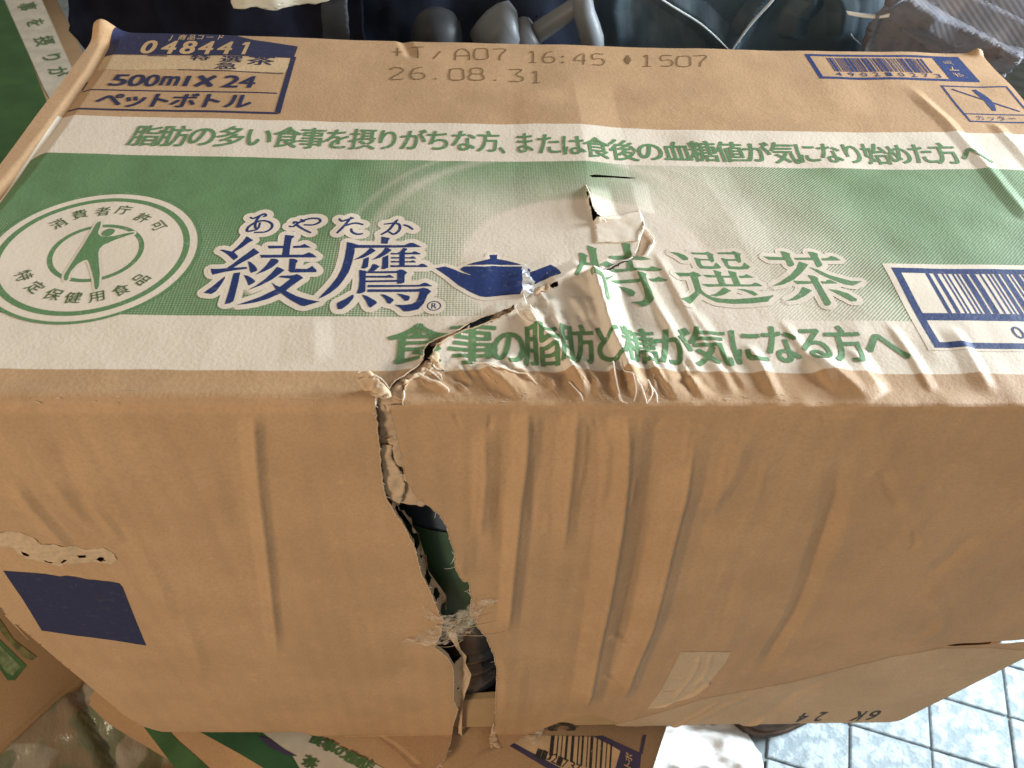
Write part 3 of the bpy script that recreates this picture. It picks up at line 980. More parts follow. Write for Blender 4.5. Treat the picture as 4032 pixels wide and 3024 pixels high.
SEN = crop(2600, 900, D_, [
    [(165, 402), (300, 412), (420, 455), (492, 510), (475, 548), (400, 545), (300, 470)],
    [(248, 765), (500, 770), (570, 745), (650, 770), (720, 815), (655, 850), (680, 930), (720, 1070), (790, 1130), (900, 1185), (1060, 1215), (1300, 1225), (1700, 1195), (1900, 1170), (1960, 1152), (1980, 1170), (1910, 1220), (1880, 1270), (1600, 1300), (1250, 1305), (980, 1275), (850, 1220), (700, 1125), (640, 1190), (540, 1300), (515, 1320), (460, 1290), (362, 1232), (500, 1180), (615, 1090), (580, 970), (530, 825), (350, 832)],
    [(525, 408), (770, 412), (820, 395), (925, 445), (920, 480), (945, 560), (905, 582), (860, 550), (700, 550), (715, 620), (750, 648), (930, 650), (970, 582), (1070, 665), (1040, 685), (900, 700), (700, 690), (650, 640), (590, 495), (690, 520), (850, 525), (820, 450), (560, 440)],
    [(990, 412), (1240, 412), (1270, 395), (1400, 440), (1390, 480), (1415, 570), (1380, 592), (1330, 555), (1170, 555), (1190, 620), (1230, 648), (1430, 650), (1470, 582), (1575, 660), (1530, 690), (1380, 700), (1190, 690), (1140, 640), (1058, 502), (1160, 525), (1320, 528), (1290, 450), (1020, 440)],
    [(925, 712), (1070, 750), (1060, 790), (1100, 860), (1145, 960), (1030, 965), (985, 840)], [(1180, 718), (1330, 748), (1330, 790), (1370, 880), (1405, 960), (1290, 965), (1240, 840)],
    [(738, 800), (960, 805), (975, 843), (815, 845)], [(1070, 812), (1230, 808), (1240, 843), (1090, 845)], [(1368, 808), (1470, 800), (1500, 775), (1640, 835), (1400, 845)],
    [(712, 962), (1600, 958), (1650, 925), (1700, 935), (1795, 992), (1000, 1000), (830, 1012)],
    [(1105, 1015), (1240, 1078), (1120, 1145), (990, 1175), (860, 1155), (960, 1130), (1050, 1070)], [(1345, 1040), (1470, 1045), (1620, 1080), (1710, 1150), (1650, 1165), (1500, 1090)],
], T)
CHA = crop(2960, 900, E_, [
    [(205, 485), (550, 495), (500, 390), (560, 395), (668, 430), (665, 470), (740, 610), (735, 640), (690, 660), (640, 650), (590, 545), (310, 542)],
    [(742, 505), (1040, 500), (980, 400), (1050, 400), (1150, 430), (1155, 480), (1235, 620), (1215, 655), (1150, 670), (1125, 640), (1080, 545), (770, 540)],
    [(1215, 510), (1330, 505), (1380, 468), (1450, 485), (1560, 545), (1240, 550)],
    [(830, 570), (988, 622), (880, 760), (730, 890), (560, 965), (355, 995), (500, 920), (680, 800), (780, 690)],
    [(1000, 662), (1140, 705), (1350, 800), (1550, 855), (1740, 905), (1925, 912), (1780, 988), (1650, 970), (1450, 900), (1200, 790)],
    [(980, 802), (1100, 825), (1155, 855), (1160, 900), (1250, 1060), (1385, 1290), (1370, 1325), (1320, 1342), (1280, 1330), (1180, 1150), (1060, 930)],
    [(725, 905), (1050, 915), (1065, 955), (800, 965)], [(1205, 915), (1290, 915), (1330, 885), (1380, 890), (1505, 950), (1240, 955)],
    [(890, 1012), (1055, 1078), (930, 1170), (790, 1235), (600, 1258), (720, 1200), (830, 1120)],
    [(1340, 1050), (1480, 1068), (1680, 1130), (1835, 1235), (1820, 1270), (1740, 1270), (1560, 1170)],
], T)
POT = crop(1680, 960, 0.2622, [
    [(595, 330), (700, 300), (850, 270), (955, 240), (945, 180), (1062, 175), (1055, 235), (1200, 260), (1350, 300), (1435, 330), (1200, 325), (1000, 325), (850, 335)],
    [(130, 375), (270, 345), (400, 385), (520, 440), (655, 484), (665, 478), (570, 440), (495, 390), (560, 350), (700, 352), (870, 362), (1000, 342), (1480, 352), (1560, 405), (1545, 440), (1640, 410), (1740, 370), (1860, 328), (1940, 370), (1990, 430), (2018, 480), (2000, 495), (1850, 535), (1720, 575), (1640, 615), (1560, 640), (1440, 680), (1425, 720), (1400, 770), (1150, 790), (900, 818), (800, 805), (650, 740), (480, 640), (330, 510), (230, 440)],
], T)
KANA_PX = [
    [(180, 155), (215, 170), (300, 135), (340, 122), (352, 140), (320, 152)], [(305, 128), (250, 190), (235, 260), (258, 285)],
    [(290, 212), (262, 280), (190, 304), (145, 303), (165, 260), (250, 208), (340, 195), (410, 222), (415, 268), (350, 312), (222, 321)],
    [(600, 250), (650, 255), (715, 210), (820, 172), (920, 172), (942, 205), (870, 238), (762, 236)], [(725, 178), (765, 196), (740, 205)], [(655, 228), (660, 205), (700, 215), (690, 240), (760, 285), (842, 326)],
    [(1148, 178), (1180, 205), (1240, 190), (1310, 166)], [(1285, 158), (1205, 260), (1125, 338)], [(1215, 258), (1320, 225), (1415, 240)], [(1282, 285), (1290, 322), (1345, 346), (1410, 338)],
    [(1638, 236), (1755, 226), (1805, 245), (1805, 300), (1745, 345), (1690, 318)], [(1790, 188), (1760, 215), (1690, 300), (1605, 350)], [(1848, 243), (1905, 262), (1955, 296)],
]


def fit_kana():
    out = []
    for p in KANA_PX:
        q = T(np.array(p, float) * 0.3617 + (920, 800))
        out.append(stroke(q, 0.92, taper=(0.75, 0.85)))
    return out


blue_soups = [tris_of(p) for p in AYA + TAKA]
kana = fit_kana()
teacol = [tris_of(p) for p in TOKU + SEN + CHA]
HO = TOP_HOLES
decal("letter_outline", halo(blue_soups + kana, 2.15), P_top, MAT["cream"], carton, 0.0, 1.2, HO)
decal("letter_outline", halo([tris_of(p) for p in SEN + CHA], 1.9), P_top, MAT["cream"], carton, 0.0, 1.2, HO)
decal("teapot_outline", halo([tris_of(p) for p in POT], 1.6, 12), P_top, MAT["cream"], carton, 0.0, 1.2, HO)
decal("printed_brand_name", blue_soups, P_top, MAT["blue"], carton, 0.055, 0.9, HO)
decal("printed_reading", kana, P_top, MAT["blue"], carton, 0.055, 0.9, HO)
decal("printed_product_name", teacol, P_top, MAT["green"], carton, 0.055, 0.9, HO)
decal("printed_teapot", [tris_of(p) for p in POT], P_top, MAT["blue"], carton, 0.055, 0.9, HO)
# registered mark
rc = T([(1709, 1207)])[0]
decal("letter_outline", [circle(rc, 0, 3.6, 32)], P_top, MAT["cream"], carton, 0.045, 1.0, HO)
decal("registered_mark", [circle(rc, 1.75, 2.15, 40)] + char("R", rc, 1.5, 2.3, 0, False, 0.03), P_top, MAT["blue"], carton, 0.06, 0.9, HO)

# slogans
S1 = "脂肪の多い食事を摂りがちな方、または食後の血糖値が気になり始めた方へ"
decal("printed_slogan", text_line(S1, [(0, (575, 540)), (5, (1130, 545)), (13, (1924, 562)), (14, (2000, 572)), (15, (2065, 570)), (18, (2350, 592)), (22, (2773, 596)), (25, (3089, 603)), (32, (3721, 612)), (33, (3835, 622))], (82, 80), T, bold=0.022, wscale=1.02), P_top, MAT["green"], carton, 0.055, 0.9, HO)
S2 = "食事の脂肪と糖が気になる方へ"
decal("printed_slogan", text_line(S2, [(0, (1642, 1359)), (1, (1862, 1362)), (2, (2003, 1375)), (3, (2134, 1368)), (4, (2272, 1362)), (5, (2392, 1362)), (6, (2517, 1372)), (7, (2655, 1372)), (8, (2797, 1370)), (9, (2945, 1368)), (10, (3077, 1358)), (11, (3210, 1358)), (12, (3335, 1360)), (13, (3485, 1362))], (158, 150), T, bold=0.026, wscale=1.04), P_top, MAT["green"], carton, 0.055, 0.9, HO)

# round health mark
sc_ = np.array([-153.5, 62.3])
decal("round_mark", [circle(sc_, 0, 31.2)], P_top, MAT["cream"], carton, 0.0, 1.2, HO)
decal("round_mark", [circle(sc_, 31.2, 32.3), circle(sc_, 26.9, 28.8)], P_top, MAT["green"], carton, 0.025, 0.9, HO)
fig = crop(160, 840, 0.208, [
    [(1140, 165), (1150, 200), (1130, 280), (1095, 370), (1100, 410), (1150, 450), (1220, 460), (1400, 440), (1600, 395), (1770, 370), (1780, 395), (1600, 450), (1400, 520), (1200, 610), (1120, 680), (1095, 760), (1105, 950), (1120, 1150), (1105, 1380), (1075, 1440), (1040, 1445), (1025, 1400), (1010, 1250), (970, 1100), (930, 960), (890, 885), (800, 910), (700, 970), (580, 1100), (530, 1200), (520, 1260), (480, 1285), (445, 1260), (450, 1180), (520, 1060), (640, 880), (800, 640), (950, 400), (1050, 230), (1090, 185)],
    [(1160, 410), (1200, 350), (1290, 305), (1370, 305), (1415, 335), (1390, 385), (1320, 440), (1230, 455), (1170, 440)]], T)
ring_px = np.array([(105, 900), (1962, 640), (1320, 212), (760, 1320)], float) * 0.208 + (160, 840)
rp = T(ring_px)
rcen = np.array([(rp[0, 0] + rp[1, 0]) / 2, (rp[2, 1] + rp[3, 1]) / 2])
rrad = ((rp[1, 0] - rp[0, 0]) / 2 + (rp[2, 1] - rp[3, 1]) / 2) / 2
decal("round_mark", [circle(rcen, rrad - 1.5, rrad, 80)], P_top, MAT["green"], carton, 0.025, 0.9, HO)
ft = [tris_of(p) for p in fig]
decal("round_mark", halo([ft[0]], 0.7, 12), P_top, MAT["cream"], carton, 0.04, 0.9, HO)
decal("figure_emblem", ft, P_top, MAT["green"], carton, 0.09, 0.9, HO)
arc = []
for ch, zx, zy, upw in [("消", 385, 305, 1), ("費", 520, 245, 1), ("者", 670, 225, 1), ("庁", 805, 215, 1), ("許", 925, 265, 1), ("可", 1025, 315, 1), ("特", 155, 640, 0), ("定", 228, 715, 0), ("保", 345, 760, 0), ("健", 475, 780, 0), ("用", 630, 770, 0), ("食", 785, 730, 0), ("品", 915, 660, 0)]:
    p = T([(zx * 0.6076, 700 + zy * 0.6076)])[0]
    dv = p - sc_
    a = math.atan2(dv[1], dv[0]) + (-math.pi / 2 if upw else math.pi / 2)
    arc.append(char(ch, p, 4.7, 4.9, a, True, 0.008))
decal("printed_seal_text", merge(arc), P_top, MAT["dgreen"], carton, 0.08, 1.2, HO)

# product code box at the back left
X8 = lambda pts: T(np.array(pts, float) * (1500 / 2212) + (200, 0))
decal("code_box", [tris_of(X8([(392, 190), (700, 196), (1060, 205), (1180, 236), (1435, 270), (1410, 337), (900, 326), (305, 316), (345, 240)]))], P_top, MAT["navy"], carton, 0.0, 0.9, HO)
decal("code_box", [tris_of(X8(q)) for q in ([(1395, 330), (1425, 330), (1332, 662), (1302, 648)], [(100, 632), (1305, 652), (1325, 664), (90, 641)], [(180, 522), (1315, 541), (1315, 547), (175, 528)], [(740, 407), (1348, 427), (1348, 431), (740, 411)],
      [(205, 463), (210, 466), (180, 516), (175, 512)])], P_top, MAT["navy"], carton, 0.012, 0.9, HO)
decal("scuffed_strip", [tris_of(rough_poly(X8([(308, 321), (880, 330), (1390, 340), (1382, 395), (1360, 424), (1050, 416), (760, 404), (480, 412), (262, 402)]), 1.5, 0.7, 77))], P_top, MAT["worn"], carton, 0.0, 0.9, HO)
tc = []
for ch, x in zip("048441", (572, 690, 802, 905, 1015, 1130)):
    c = X8([(x, 275 + (x - 572) * 0.018)])[0]
    hh = abs(X8([(x, 240)])[0, 1] - X8([(x, 316)])[0, 1])
    if ch == "1":
        tc.append([stroke([c + (-1.4, hh * 0.24), c + (0.3, hh * 0.47), c + (0.3, -hh * 0.48)], 1.5, n=2, taper=(1, 1))])
    else:
        tc.append(char(ch, c, 5.6, hh * 0.96, 0, False, 0.06))
decal("printed_code", merge(tc), P_top, MAT["tan"], carton, 0.03, 0.9, HO)
tc = [char(ch, X8([(x, 222)])[0], 3.2, 5.0, 0, True, 0.02) for ch, x in zip("J商品コード", (720, 765, 820, 870, 925, 985, 1035))]
decal("printed_code", merge(tc), P_top, MAT["tan"], carton, 0.03, 0.9, HO)
tc = []
for ch, x, w in zip("500ml×24", (400, 500, 590, 695, 792, 900, 1050, 1145), (6.6, 6.2, 5.6, 7.2, 1.9, 7.6, 6.6, 6.4)):
    c = X8([(x, 470 + (x - 400) * 0.014)])[0]
    hh = abs(X8([(x, 437)])[0, 1] - X8([(x, 512)])[0, 1])
    tc.append(char(ch, c, w * 0.92, hh * (0.72 if ch == "m" else 0.78 if ch == "l" else 0.9), 0, False, 0.05))
decal("printed_volume", merge(tc), P_top, MAT["navy"], carton, 0.08, 1.2, HO)
tc = [char(ch, X8([(x, 586 + (x - 330) * 0.012)])[0], 10.0, 11.5, 0, True, 0.034) for ch, x in zip("ペットボトル", (345, 490, 625, 775, 925, 1090))]
decal("printed_volume", merge(tc), P_top, MAT["navy"], carton, 0.08, 1.2, HO)
tc = [char(ch, X8([(x, y)])[0], w, h, 0, True, 0.02) for ch, x, y, w, h in (("ー", 620, 330, 9, 7), ("特", 870, 342, 8, 5), ("選", 1050, 352, 9, 6), ("茶", 1220, 358, 11, 8), ("急", 1020, 392, 9, 6))]
decal("printed_volume", merge(tc), P_top, MAT["navy"], carton, 0.08, 1.2, HO)

# ink-jet date lines
JET = {"+": [[(.5, .15), (.5, .85)], [(.1, .5), (.9, .5)]], "T": [[(.05, 1), (.95, 1)], [(.5, 1), (.5, 0)]], "/": [[(.2, 0), (.8, .7)]], "A": [[(0, 0), (.05, .7), (.5, 1), (.95, .7), (1, 0)], [(.05, .4), (.95, .4)]],
       "0": [[(.1, .95), (.85, .95), (.95, .5), (.9, .05), (.1, .05), (0, .5), (.1, .95)]], "7": [[(0, 1), (1, 1), (.55, .4), (.5, 0)]], "1": [[(.2, .85), (.5, 1), (.5, 0)], [(.15, 0), (.85, 0)]],
       "6": [[(.8, 1), (.3, .85), (.05, .4), (.2, .03), (.8, .03), (.95, .3), (.7, .52), (.1, .45)]], ":": [[(.5, .72), (.5, .6)], [(.5, .22), (.5, .1)]], "4": [[(.75, 0), (.75, 1), (.05, .38), (.98, .38)]],
       "5": [[(.95, 1), (.15, 1), (.1, .55), (.7, .6), (.98, .35), (.8, .03), (.05, .05)]], "#": [[(.5, .1), (.5, .9)], [(.15, .5), (.85, .5)], [(.3, .3), (.7, .7)], [(.7, .3), (.3, .7)]],
       "2": [[(.05, .8), (.35, 1), (.85, .9), (.9, .65), (.05, .03), (.98, .03)]], "8": [[(.2, .52), (.1, .8), (.3, 1), (.75, 1), (.9, .8), (.8, .52), (.2, .52), (.02, .25), (.2, .02), (.85, .02), (.98, .25), (.8, .52)]],
       "3": [[(.05, 1), (.9, 1), (.5, .6), (.95, .35), (.8, .03), (.05, .05)]], ".": [[(.4, .05), (.6, .1)]]}


def jet_line(items, hpx, w=0.62):
    out = []
    for ch, x, y, wp in items:
        for ln in JET[ch]:
            p = np.array(ln, float)
            q = T(np.stack([x + (p[:, 0] - .5) * wp, y + (.5 - p[:, 1]) * hpx], 1))
            out.append(stroke(q, w * (1.8 if ch == "#" else 1.6 if ch in ".:" else 1), n=3, taper=(1, 1)))
    return out


k6 = 1300 / 2212
l1 = [("+", 1565, 200, 52)] + [(c, 1600 + k6 * x, k6 * y, k6 * w) for c, x, y, w in (("T", 75, 345, 95), ("/", 205, 350, 80), ("A", 375, 358, 95), ("0", 502, 355, 95), ("7", 625, 362, 85), ("1", 850, 375, 70), ("6", 955, 378, 85), (":", 1050, 390, 40), ("4", 1165, 392, 90), ("5", 1285, 395, 85), ("#", 1485, 395, 70), ("1", 1615, 402, 75), ("5", 1745, 405, 85), ("0", 1860, 408, 95), ("7", 1970, 410, 85))]
l2 = [("2", 1562, 285, 58)] + [(c, 1600 + k6 * x, k6 * y, k6 * w) for c, x, y, w in (("6", 75, 485, 105), (".", 195, 490, 60), ("0", 338, 492, 100), ("8", 470, 492, 105), (".", 597, 498, 60), ("3", 735, 502, 105), ("1", 870, 512, 75))]
decal("printed_date", jet_line(l1, 44) + jet_line(l2, 48), P_top, MAT["jet"], carton, 0.06, 1.4, HO)


# barcodes
def barcode(u0, v0, u1, v1, seed, n=34):
    r = random.Random(seed)
    out, u = [], u0
    while u < u1 - 0.4:
        w = r.choice([0.45, 0.45, 0.9, 1.3]) * (u1 - u0) / 46
        out.append(rect(u, v0, min(u + w, u1), v1))
        u += w + r.choice([0.5, 0.5, 0.9]) * (u1 - u0) / 46
    return out


def frame(u0, v0, u1, v1, t):
    return [rect(u0, v0, u1, v0 + t), rect(u0, v1 - t, u1, v1), rect(u0, v0 + t, u0 + t, v1 - t), rect(u1 - t, v0 + t, u1, v1 - t)]


c0, c1 = T([(3484, 1055), (3705, 1371)])
ua = (c0[0] + c1[0]) / 2
decal("code_patch", [rect(ua - 2.2, c1[1] - 1.0, 192, c0[1] + 2.2)], P_top, MAT["cream"], carton, 0.0, 1.2, HO)
inner_v = T([(3640, 1245)])[0, 1]
decal("barcode_frame", frame(ua, c1[1], 188, c0[1], 2.5) + [rect(ua + 2.5, inner_v - 1.6, 185.5, inner_v + 1.6)], P_top, MAT["blue"], carton, 0.03, 1.0, HO)
decal("barcode", barcode(ua + 10.5, inner_v + 1.7, 182, c0[1] - 2.6, 5), P_top, MAT["blue"], carton, 0.03, 1.0, HO)
dg = [char(ch, (ua + 29 + 8 * i, (inner_v + c1[1]) / 2 + 0.2), 3.4, 5.2, 0, False, 0.0) for i, ch in enumerate("0490")]
decal("printed_code", merge(dg), P_top, MAT["blue"], carton, 0.09, 1.2, HO)
b0, b1 = T([(3162, 212), (3232, 312)])
r1 = T([(3880, 332)])[0]
ub = (b0[0] + b1[0]) / 2
decal("barcode_frame", frame(ub, b1[1], r1[0] - 2, b0[1], 2.0) + [rect(r1[0] - 15, b1[1] + 2, r1[0] - 4, b0[1] - 2)], P_top, MAT["blue"], carton, 0.0, 1.0, HO)
decal("barcode", barcode(ub + 9, b1[1] + 7, r1[0] - 20, b0[1] - 3.5, 8), P_top, MAT["blue"], carton, 0.0, 1.0, HO)
dg = [char(ch, (ub + 10 + 5.6 * i, b1[1] + 4.6), 2.6, 3.4, 0, False, 0.0) for i, ch in enumerate("490210273")]
decal("printed_code", merge(dg), P_top, MAT["blue"], carton, 0.07, 1.2, HO)
dg = [char(ch, (r1[0] - 9.5, b1[1] + 6 + 6 * i), 4, 4.4, math.pi / 2, False, 0.0) for i, ch in enumerate("ボトル")]
decal("printed_code", merge(dg), P_top, MAT["tan"], carton, 0.09, 1.2, HO)
k0, k1 = T([(3690, 340), (3825, 485)])
uk = (k0[0] + k1[0]) / 2
vk = T([(3805, 452)])[0, 1]
decal("blade_symbol", frame(uk, k1[1], uk + 30, k0[1], 1.0) + [rect(uk + 1, vk - .4, uk + 29, vk + .4)], P_top, MAT["blue"], carton, 0.0, 1.0, HO)
decal("blade_symbol", [stroke([(uk + 4, k0[1] - 3), (uk + 26, vk + 3)], 1.0, taper=(1, 1)), stroke([(uk + 14, k0[1] - 3), (uk + 16, vk + 12), (uk + 15, vk + 3)], 3.2, taper=(.6, .5))], P_top, MAT["blue"], carton, 0.03, 1.0, HO)
dg = [char(ch, (uk + 6 + 4.6 * i, (vk + k1[1]) / 2), 3.6, 4.0, 0, True, 0.0) for i, ch in enumerate("カッター")]
decal("blade_symbol", merge(dg), P_top, MAT["blue"], carton, 0.08, 1.4, HO)

# ------------------------------------------------------------------ prints, tape and scuffs on the front
FH = FRONT_HOLES
decal("blue_square", [tris_of(F([(14, 2243), (180, 2252), (240, 2260), (262, 2256), (300, 2260), (350, 2270), (430, 2277), (474, 2285), (487, 2300), (578, 2534), (450, 2515), (300, 2500), (165, 2482), (90, 2355)]))], P_front, MAT["navy"], carton, 0.02, 1.6, FH)
perf_patch = F([(-40, 2105), (30, 2087), (80, 2092), (130, 2110), (165, 2136), (230, 2132), (290, 2138), (345, 2155), (410, 2148), (455, 2172), (462, 2196), (440, 2212), (380, 2202), (320, 2206), (262, 2212), (242, 2219), (180, 2208), (120, 2195), (70, 2175), (55, 2152), (10, 2146), (-40, 2150)])
rp2 = rough_poly(perf_patch, 1.2, 0.5, 14)
decal("perforation_scuff", [tris_of(rp2)], lambda a, b, l=0: P_front(a, b, l + 0.22 * ss(vnoise(a / 1.6, b / 1.6, 15), -.2, .4)), MAT["scuff"], carton, 0.0, 0.9, FH)
tape_px = [(2600, 2796), (2680, 2772), (2760, 2742), (2880, 2720), (3000, 2695), (3120, 2672), (3240, 2640), (3380, 2604), (3520, 2572), (3700, 2542), (3900, 2545), (4032, 2560), (4100, 2545), (4020, 2594), (3700, 2752), (3500, 2852), (3400, 2870), (3200, 2874), (2900, 2878), (2660, 2884), (2480, 2886), (2420, 2850)]
tape = decal("packing_tape", [tris_of(F(tape_px))], P_front, MAT["tape"], carton, 0.04, 1.6, FH)
patch_px = [(2676, 2544), (2875, 2544), (2852, 2590), (2800, 2655), (2782, 2685), (2740, 2718), (2690, 2738), (2620, 2765), (2545, 2782), (2570, 2745), (2600, 2700), (2630, 2640)]


def P_patch(a, b, l=0):
    cr = [C(F, [(2750, 2560), (2745, 2600), (2720, 2650), (2690, 2690), (2650, 2745)], 0.7, 2.2, 1.0, 0.05, 0.1), C(F, [(2792, 2555), (2785, 2600), (2768, 2645), (2725, 2690)], 0.8, 1.2, 2.0, 0.05, 0.1),
          C(F, [(2768, 2650), (2785, 2675), (2740, 2715), (2660, 2755), (2560, 2782)], 1.1, 1.5, 1.5, 0.1, 0.1), C(F, [(2636, 2646), (2665, 2650), (2700, 2651)], 0.6, .9, .9), C(F, [(2600, 2712), (2640, 2708), (2672, 2700)], -.5, .9, .9)]
    return P_front(a, b, l + crease_field(a, b, cr) + 0.12 * vnoise(a / 1.5, b / 1.5, 22))


decal("label_patch", [tris_of(F(patch_px))], P_patch, MAT["patch"], carton, 0.06, 0.9, FH)
# upside-down code at the bottom
cs = []
for ch, x, y, w in (("2", 3228, 2818, 34), ("4", 3160, 2822, 42), ("6", 3436, 2812, 42), ("K", 3376, 2815, 46)):
    c = F([(x, y)])[0]
    hh = abs(F([(x, y - 19)])[0, 1] - F([(x, y + 19)])[0, 1])
    cs.append(char(ch, c, w * 0.11, hh, math.pi, False, 0.05))
decal("printed_code", merge(cs), P_front, MAT["black"], carton, 0.1, 1.2, FH)

# ------------------------------------------------------------------ torn layers of the carton
def scrap(name, px, mapf, Pf, lift, mat, amp=0.6, sc=2.5, seed=30, parent=None, step=1.0, jag=0.35, thick=True):
    """a torn sheet of board: traced outline, crumpled, following the panel at a given lift (mm, may vary)"""
    poly = rough_poly(mapf(px), step, jag, seed)
    tri = soup_split(tris_of(poly), 1.1)
    pts = np.round(tri.reshape(-1, 2), 4)
    uq, inv = np.unique(pts, axis=0, return_inverse=True)
    inv = inv.reshape(-1, 3)
    L = lift(uq[:, 0], uq[:, 1]) if callable(lift) else np.full(len(uq), float(lift))
    L = L + amp * 2 * vnoise(uq[:, 0] / sc, uq[:, 1] / sc, seed) + amp * 0.6 * vnoise(uq[:, 0] / sc * 2.3, uq[:, 1] / sc * 2.3, seed + 1)
    V = Pf(uq[:, 0], uq[:, 1], L)
    Fc = inv[(inv[:, 0] != inv[:, 1]) & (inv[:, 1] != inv[:, 2]) & (inv[:, 0] != inv[:, 2])]
    o = mesh(name, V, Fc, mat, parent)
    if thick:
        m = o.modifiers.new("thick", "SOLIDIFY")
        m.thickness = 0.00045
        m.offset = 0
    return o


def ribbon(name, outer, inner, depth, mat, parent, axis=1, n=170, m=15, amp=1.25, seed=40, flute=3.2):
    """torn edge of corrugated board: two liners and the crushed fluting between them"""
    def res(p):
        p = np.asarray(p, float)
        L = np.concatenate([[0], np.cumsum(np.hypot(*np.diff(p, axis=0).T))])
        t = np.linspace(0, L[-1], n)
        return np.stack([np.interp(t, L, p[:, 0]), np.interp(t, L, p[:, 1])], 1)
    a, b = res(outer), res(inner)
    A = F(a)
    Pa = P_front(A[:, 0], A[:, 1], -0.15)
    Pb = on_plane(b, 1, depth / 1000.0 - 0.002)
    V, Fc = [], []
    arc = np.linspace(0, n * 0.85, n)
    for j in range(m):
        t = j / (m - 1)
        bow = math.sin(math.pi * t)
        P = Pa * (1 - t) + Pb * t
        P = P + np.array([0, 1.0, 0]) * (0.0024 * math.sin(math.pi * t) * (1 - 0.4 * t))
        nz = vnoise(arc / (flute * 3), np.full(n, t * 2.4), seed) * 1.6 + vnoise(arc / 4.0, np.full(n, t * 5.0), seed + 1) * 0.7
        P = P + np.stack([0.5 * nz * bow * amp, (0.3 + 1.5 * nz) * bow * amp, 0.3 * nz * bow * amp], 1) / 1000.0
        V.append(P)
    V = np.concatenate(V)
    open_ = vnoise(arc / 11.0, 0 * arc, seed + 5) + 0.4 * vnoise(arc / 4.5, 0 * arc, seed + 6)
    for j in range(m - 1):
        t = (j + 0.5) / (m - 1)
        for i in range(n - 1):
            if 0.10 < t < 0.62 and open_[i] + 0.5 * (0.36 - abs(t - 0.36)) > 0.10:
                continue        # flute opened up: dark pocket between the two papers
            Fc.append((j * n + i, j * n + i + 1, (j + 1) * n + i + 1, (j + 1) * n + i))
    return mesh(name, V, Fc, mat, parent)


def tube(name, paths, r, mat, parent, sides=5):
    V, Fc = [], []
    for P in paths:
        P = np.asarray(P, float)
        n0 = len(V)
        for i, p in enumerate(P):
            d = P[min(i + 1, len(P) - 1)] - P[max(i - 1, 0)]
            d /= max(np.linalg.norm(d), 1e-9)
            a = np.cross(d, [0.3, 0.2, 1.0])
            a /= np.linalg.norm(a)
            b = np.cross(d, a)
            rr = r * (0.5 + 0.5 * math.sin(math.pi * min(1, 0.15 + i / max(1, len(P) - 1))))
            for k in range(sides):
                t = 2 * math.pi * k / sides
                V.append(p + rr * (math.cos(t) * a + math.sin(t) * b))
        for i in range(len(P) - 1):
            for k in range(sides):
                q = n0 + i * sides
                Fc.append((q + k, q + (k + 1) % sides, q + sides + (k + 1) % sides, q + sides + k))
    return mesh(name, V, Fc, mat, parent)


def film_mat(name, tint=(0.85, 0.85, 0.83), alpha=0.55, white=0.6):
    k = NT(name)
    f = k.noise(k.pos(), 260, 4, 0.65)
    k.put(k.b.inputs["Alpha"], k.M("ADD", k.M("MULTIPLY", k.step(f, 0.3, 0.7), white), alpha - white / 2, clamp=True))
    nb = k.bump(k.noise(k.pos(), 420, 3), 0.4, 0.0008)
    return k.done(tint, 0.4, nb, 0.4)


FILM = film_mat("torn_clear_film", (0.70, 0.60, 0.49), 0.22, 0.5)
SHINY = film_mat("bunched_clear_film", (0.82, 0.87, 0.92), 0.9, 0.3)
FIBRE = plain("paper_fibre", (0.80, 0.74, 0.66), 0.85, 0.1)

C1400 = lambda p: [(1400 + 0.3014 * x, 1500 + 0.3014 * y) for x, y in p]
scrap("torn_layer", C1400([(255, 270), (290, 235), (380, 240), (385, 340), (440, 400), (480, 520), (530, 690), (545, 800), (440, 790), (400, 750), (350, 805), (318, 780), (290, 560), (275, 400)]), F, P_front, -2.2, MAT["inner"], 0.35, 3.5, 31, carton)
scrap("torn_layer", C1400([(370, 300), (400, 225), (450, 230), (535, 245), (462, 330), (445, 400), (400, 370)]), F, P_front, -1.0, MAT["pale"], 0.5, 2.2, 33, carton)
scrap("torn_layer", C1400([(296, 960), (340, 895), (470, 890), (480, 1040), (550, 1150), (612, 1230), (648, 1370), (612, 1560), (580, 1618), (520, 1590), (430, 1545), (390, 1500), (360, 1400), (340, 1250), (320, 1050)]), F, P_front, lambda u, w: -0.6 - 0.9 * ss(u, -88, -72), MAT["pale"], 0.45, 3.0, 35, carton)
scrap("torn_layer", C1400([(375, 830), (480, 795), (535, 800), (605, 970), (645, 1050), (650, 1180), (605, 1210), (545, 1120), (490, 1030), (478, 900), (420, 885)]), F, P_front, -1.9, MAT["inner"], 0.5, 2.4, 37, carton)
scrap("torn_layer", C1400([(620, 1235), (685, 1255), (760, 1400), (900, 1540), (980, 1610), (1010, 1640), (880, 1580), (740, 1450), (690, 1350), (640, 1300)]), F, P_front, -1.2, MAT["inner"], 0.4, 2.0, 39, carton)
scrap("torn_layer", [(1408, 1520), (1412, 1508), (1424, 1498), (1455, 1503), (1490, 1520), (1516, 1536), (1536, 1552), (1538, 1566), (1515, 1580), (1480, 1572), (1450, 1556), (1425, 1540)], T, P_top, lambda u, v: 0.4 + 3.0 * ss(v, 3, 8.5), MAT["pale"], 1.3, 1.7, 41, carton, 0.7, 0.5)
scrap("torn_layer", [(1545, 1535), (1562, 1513), (1592, 1508), (1590, 1560), (1586, 1584), (1560, 1576), (1538, 1560)], T, P_top, -0.6, MAT["pale"], 0.5, 2.0, 43, carton)
scrap("torn_layer", [(1590, 1512), (1625, 1490), (1660, 1462), (1700, 1440), (1712, 1452), (1660, 1484), (1610, 1516), (1592, 1530)], T, P_top, 0.5, MAT["pale"], 0.7, 1.6, 45, carton, 0.8, 0.5)
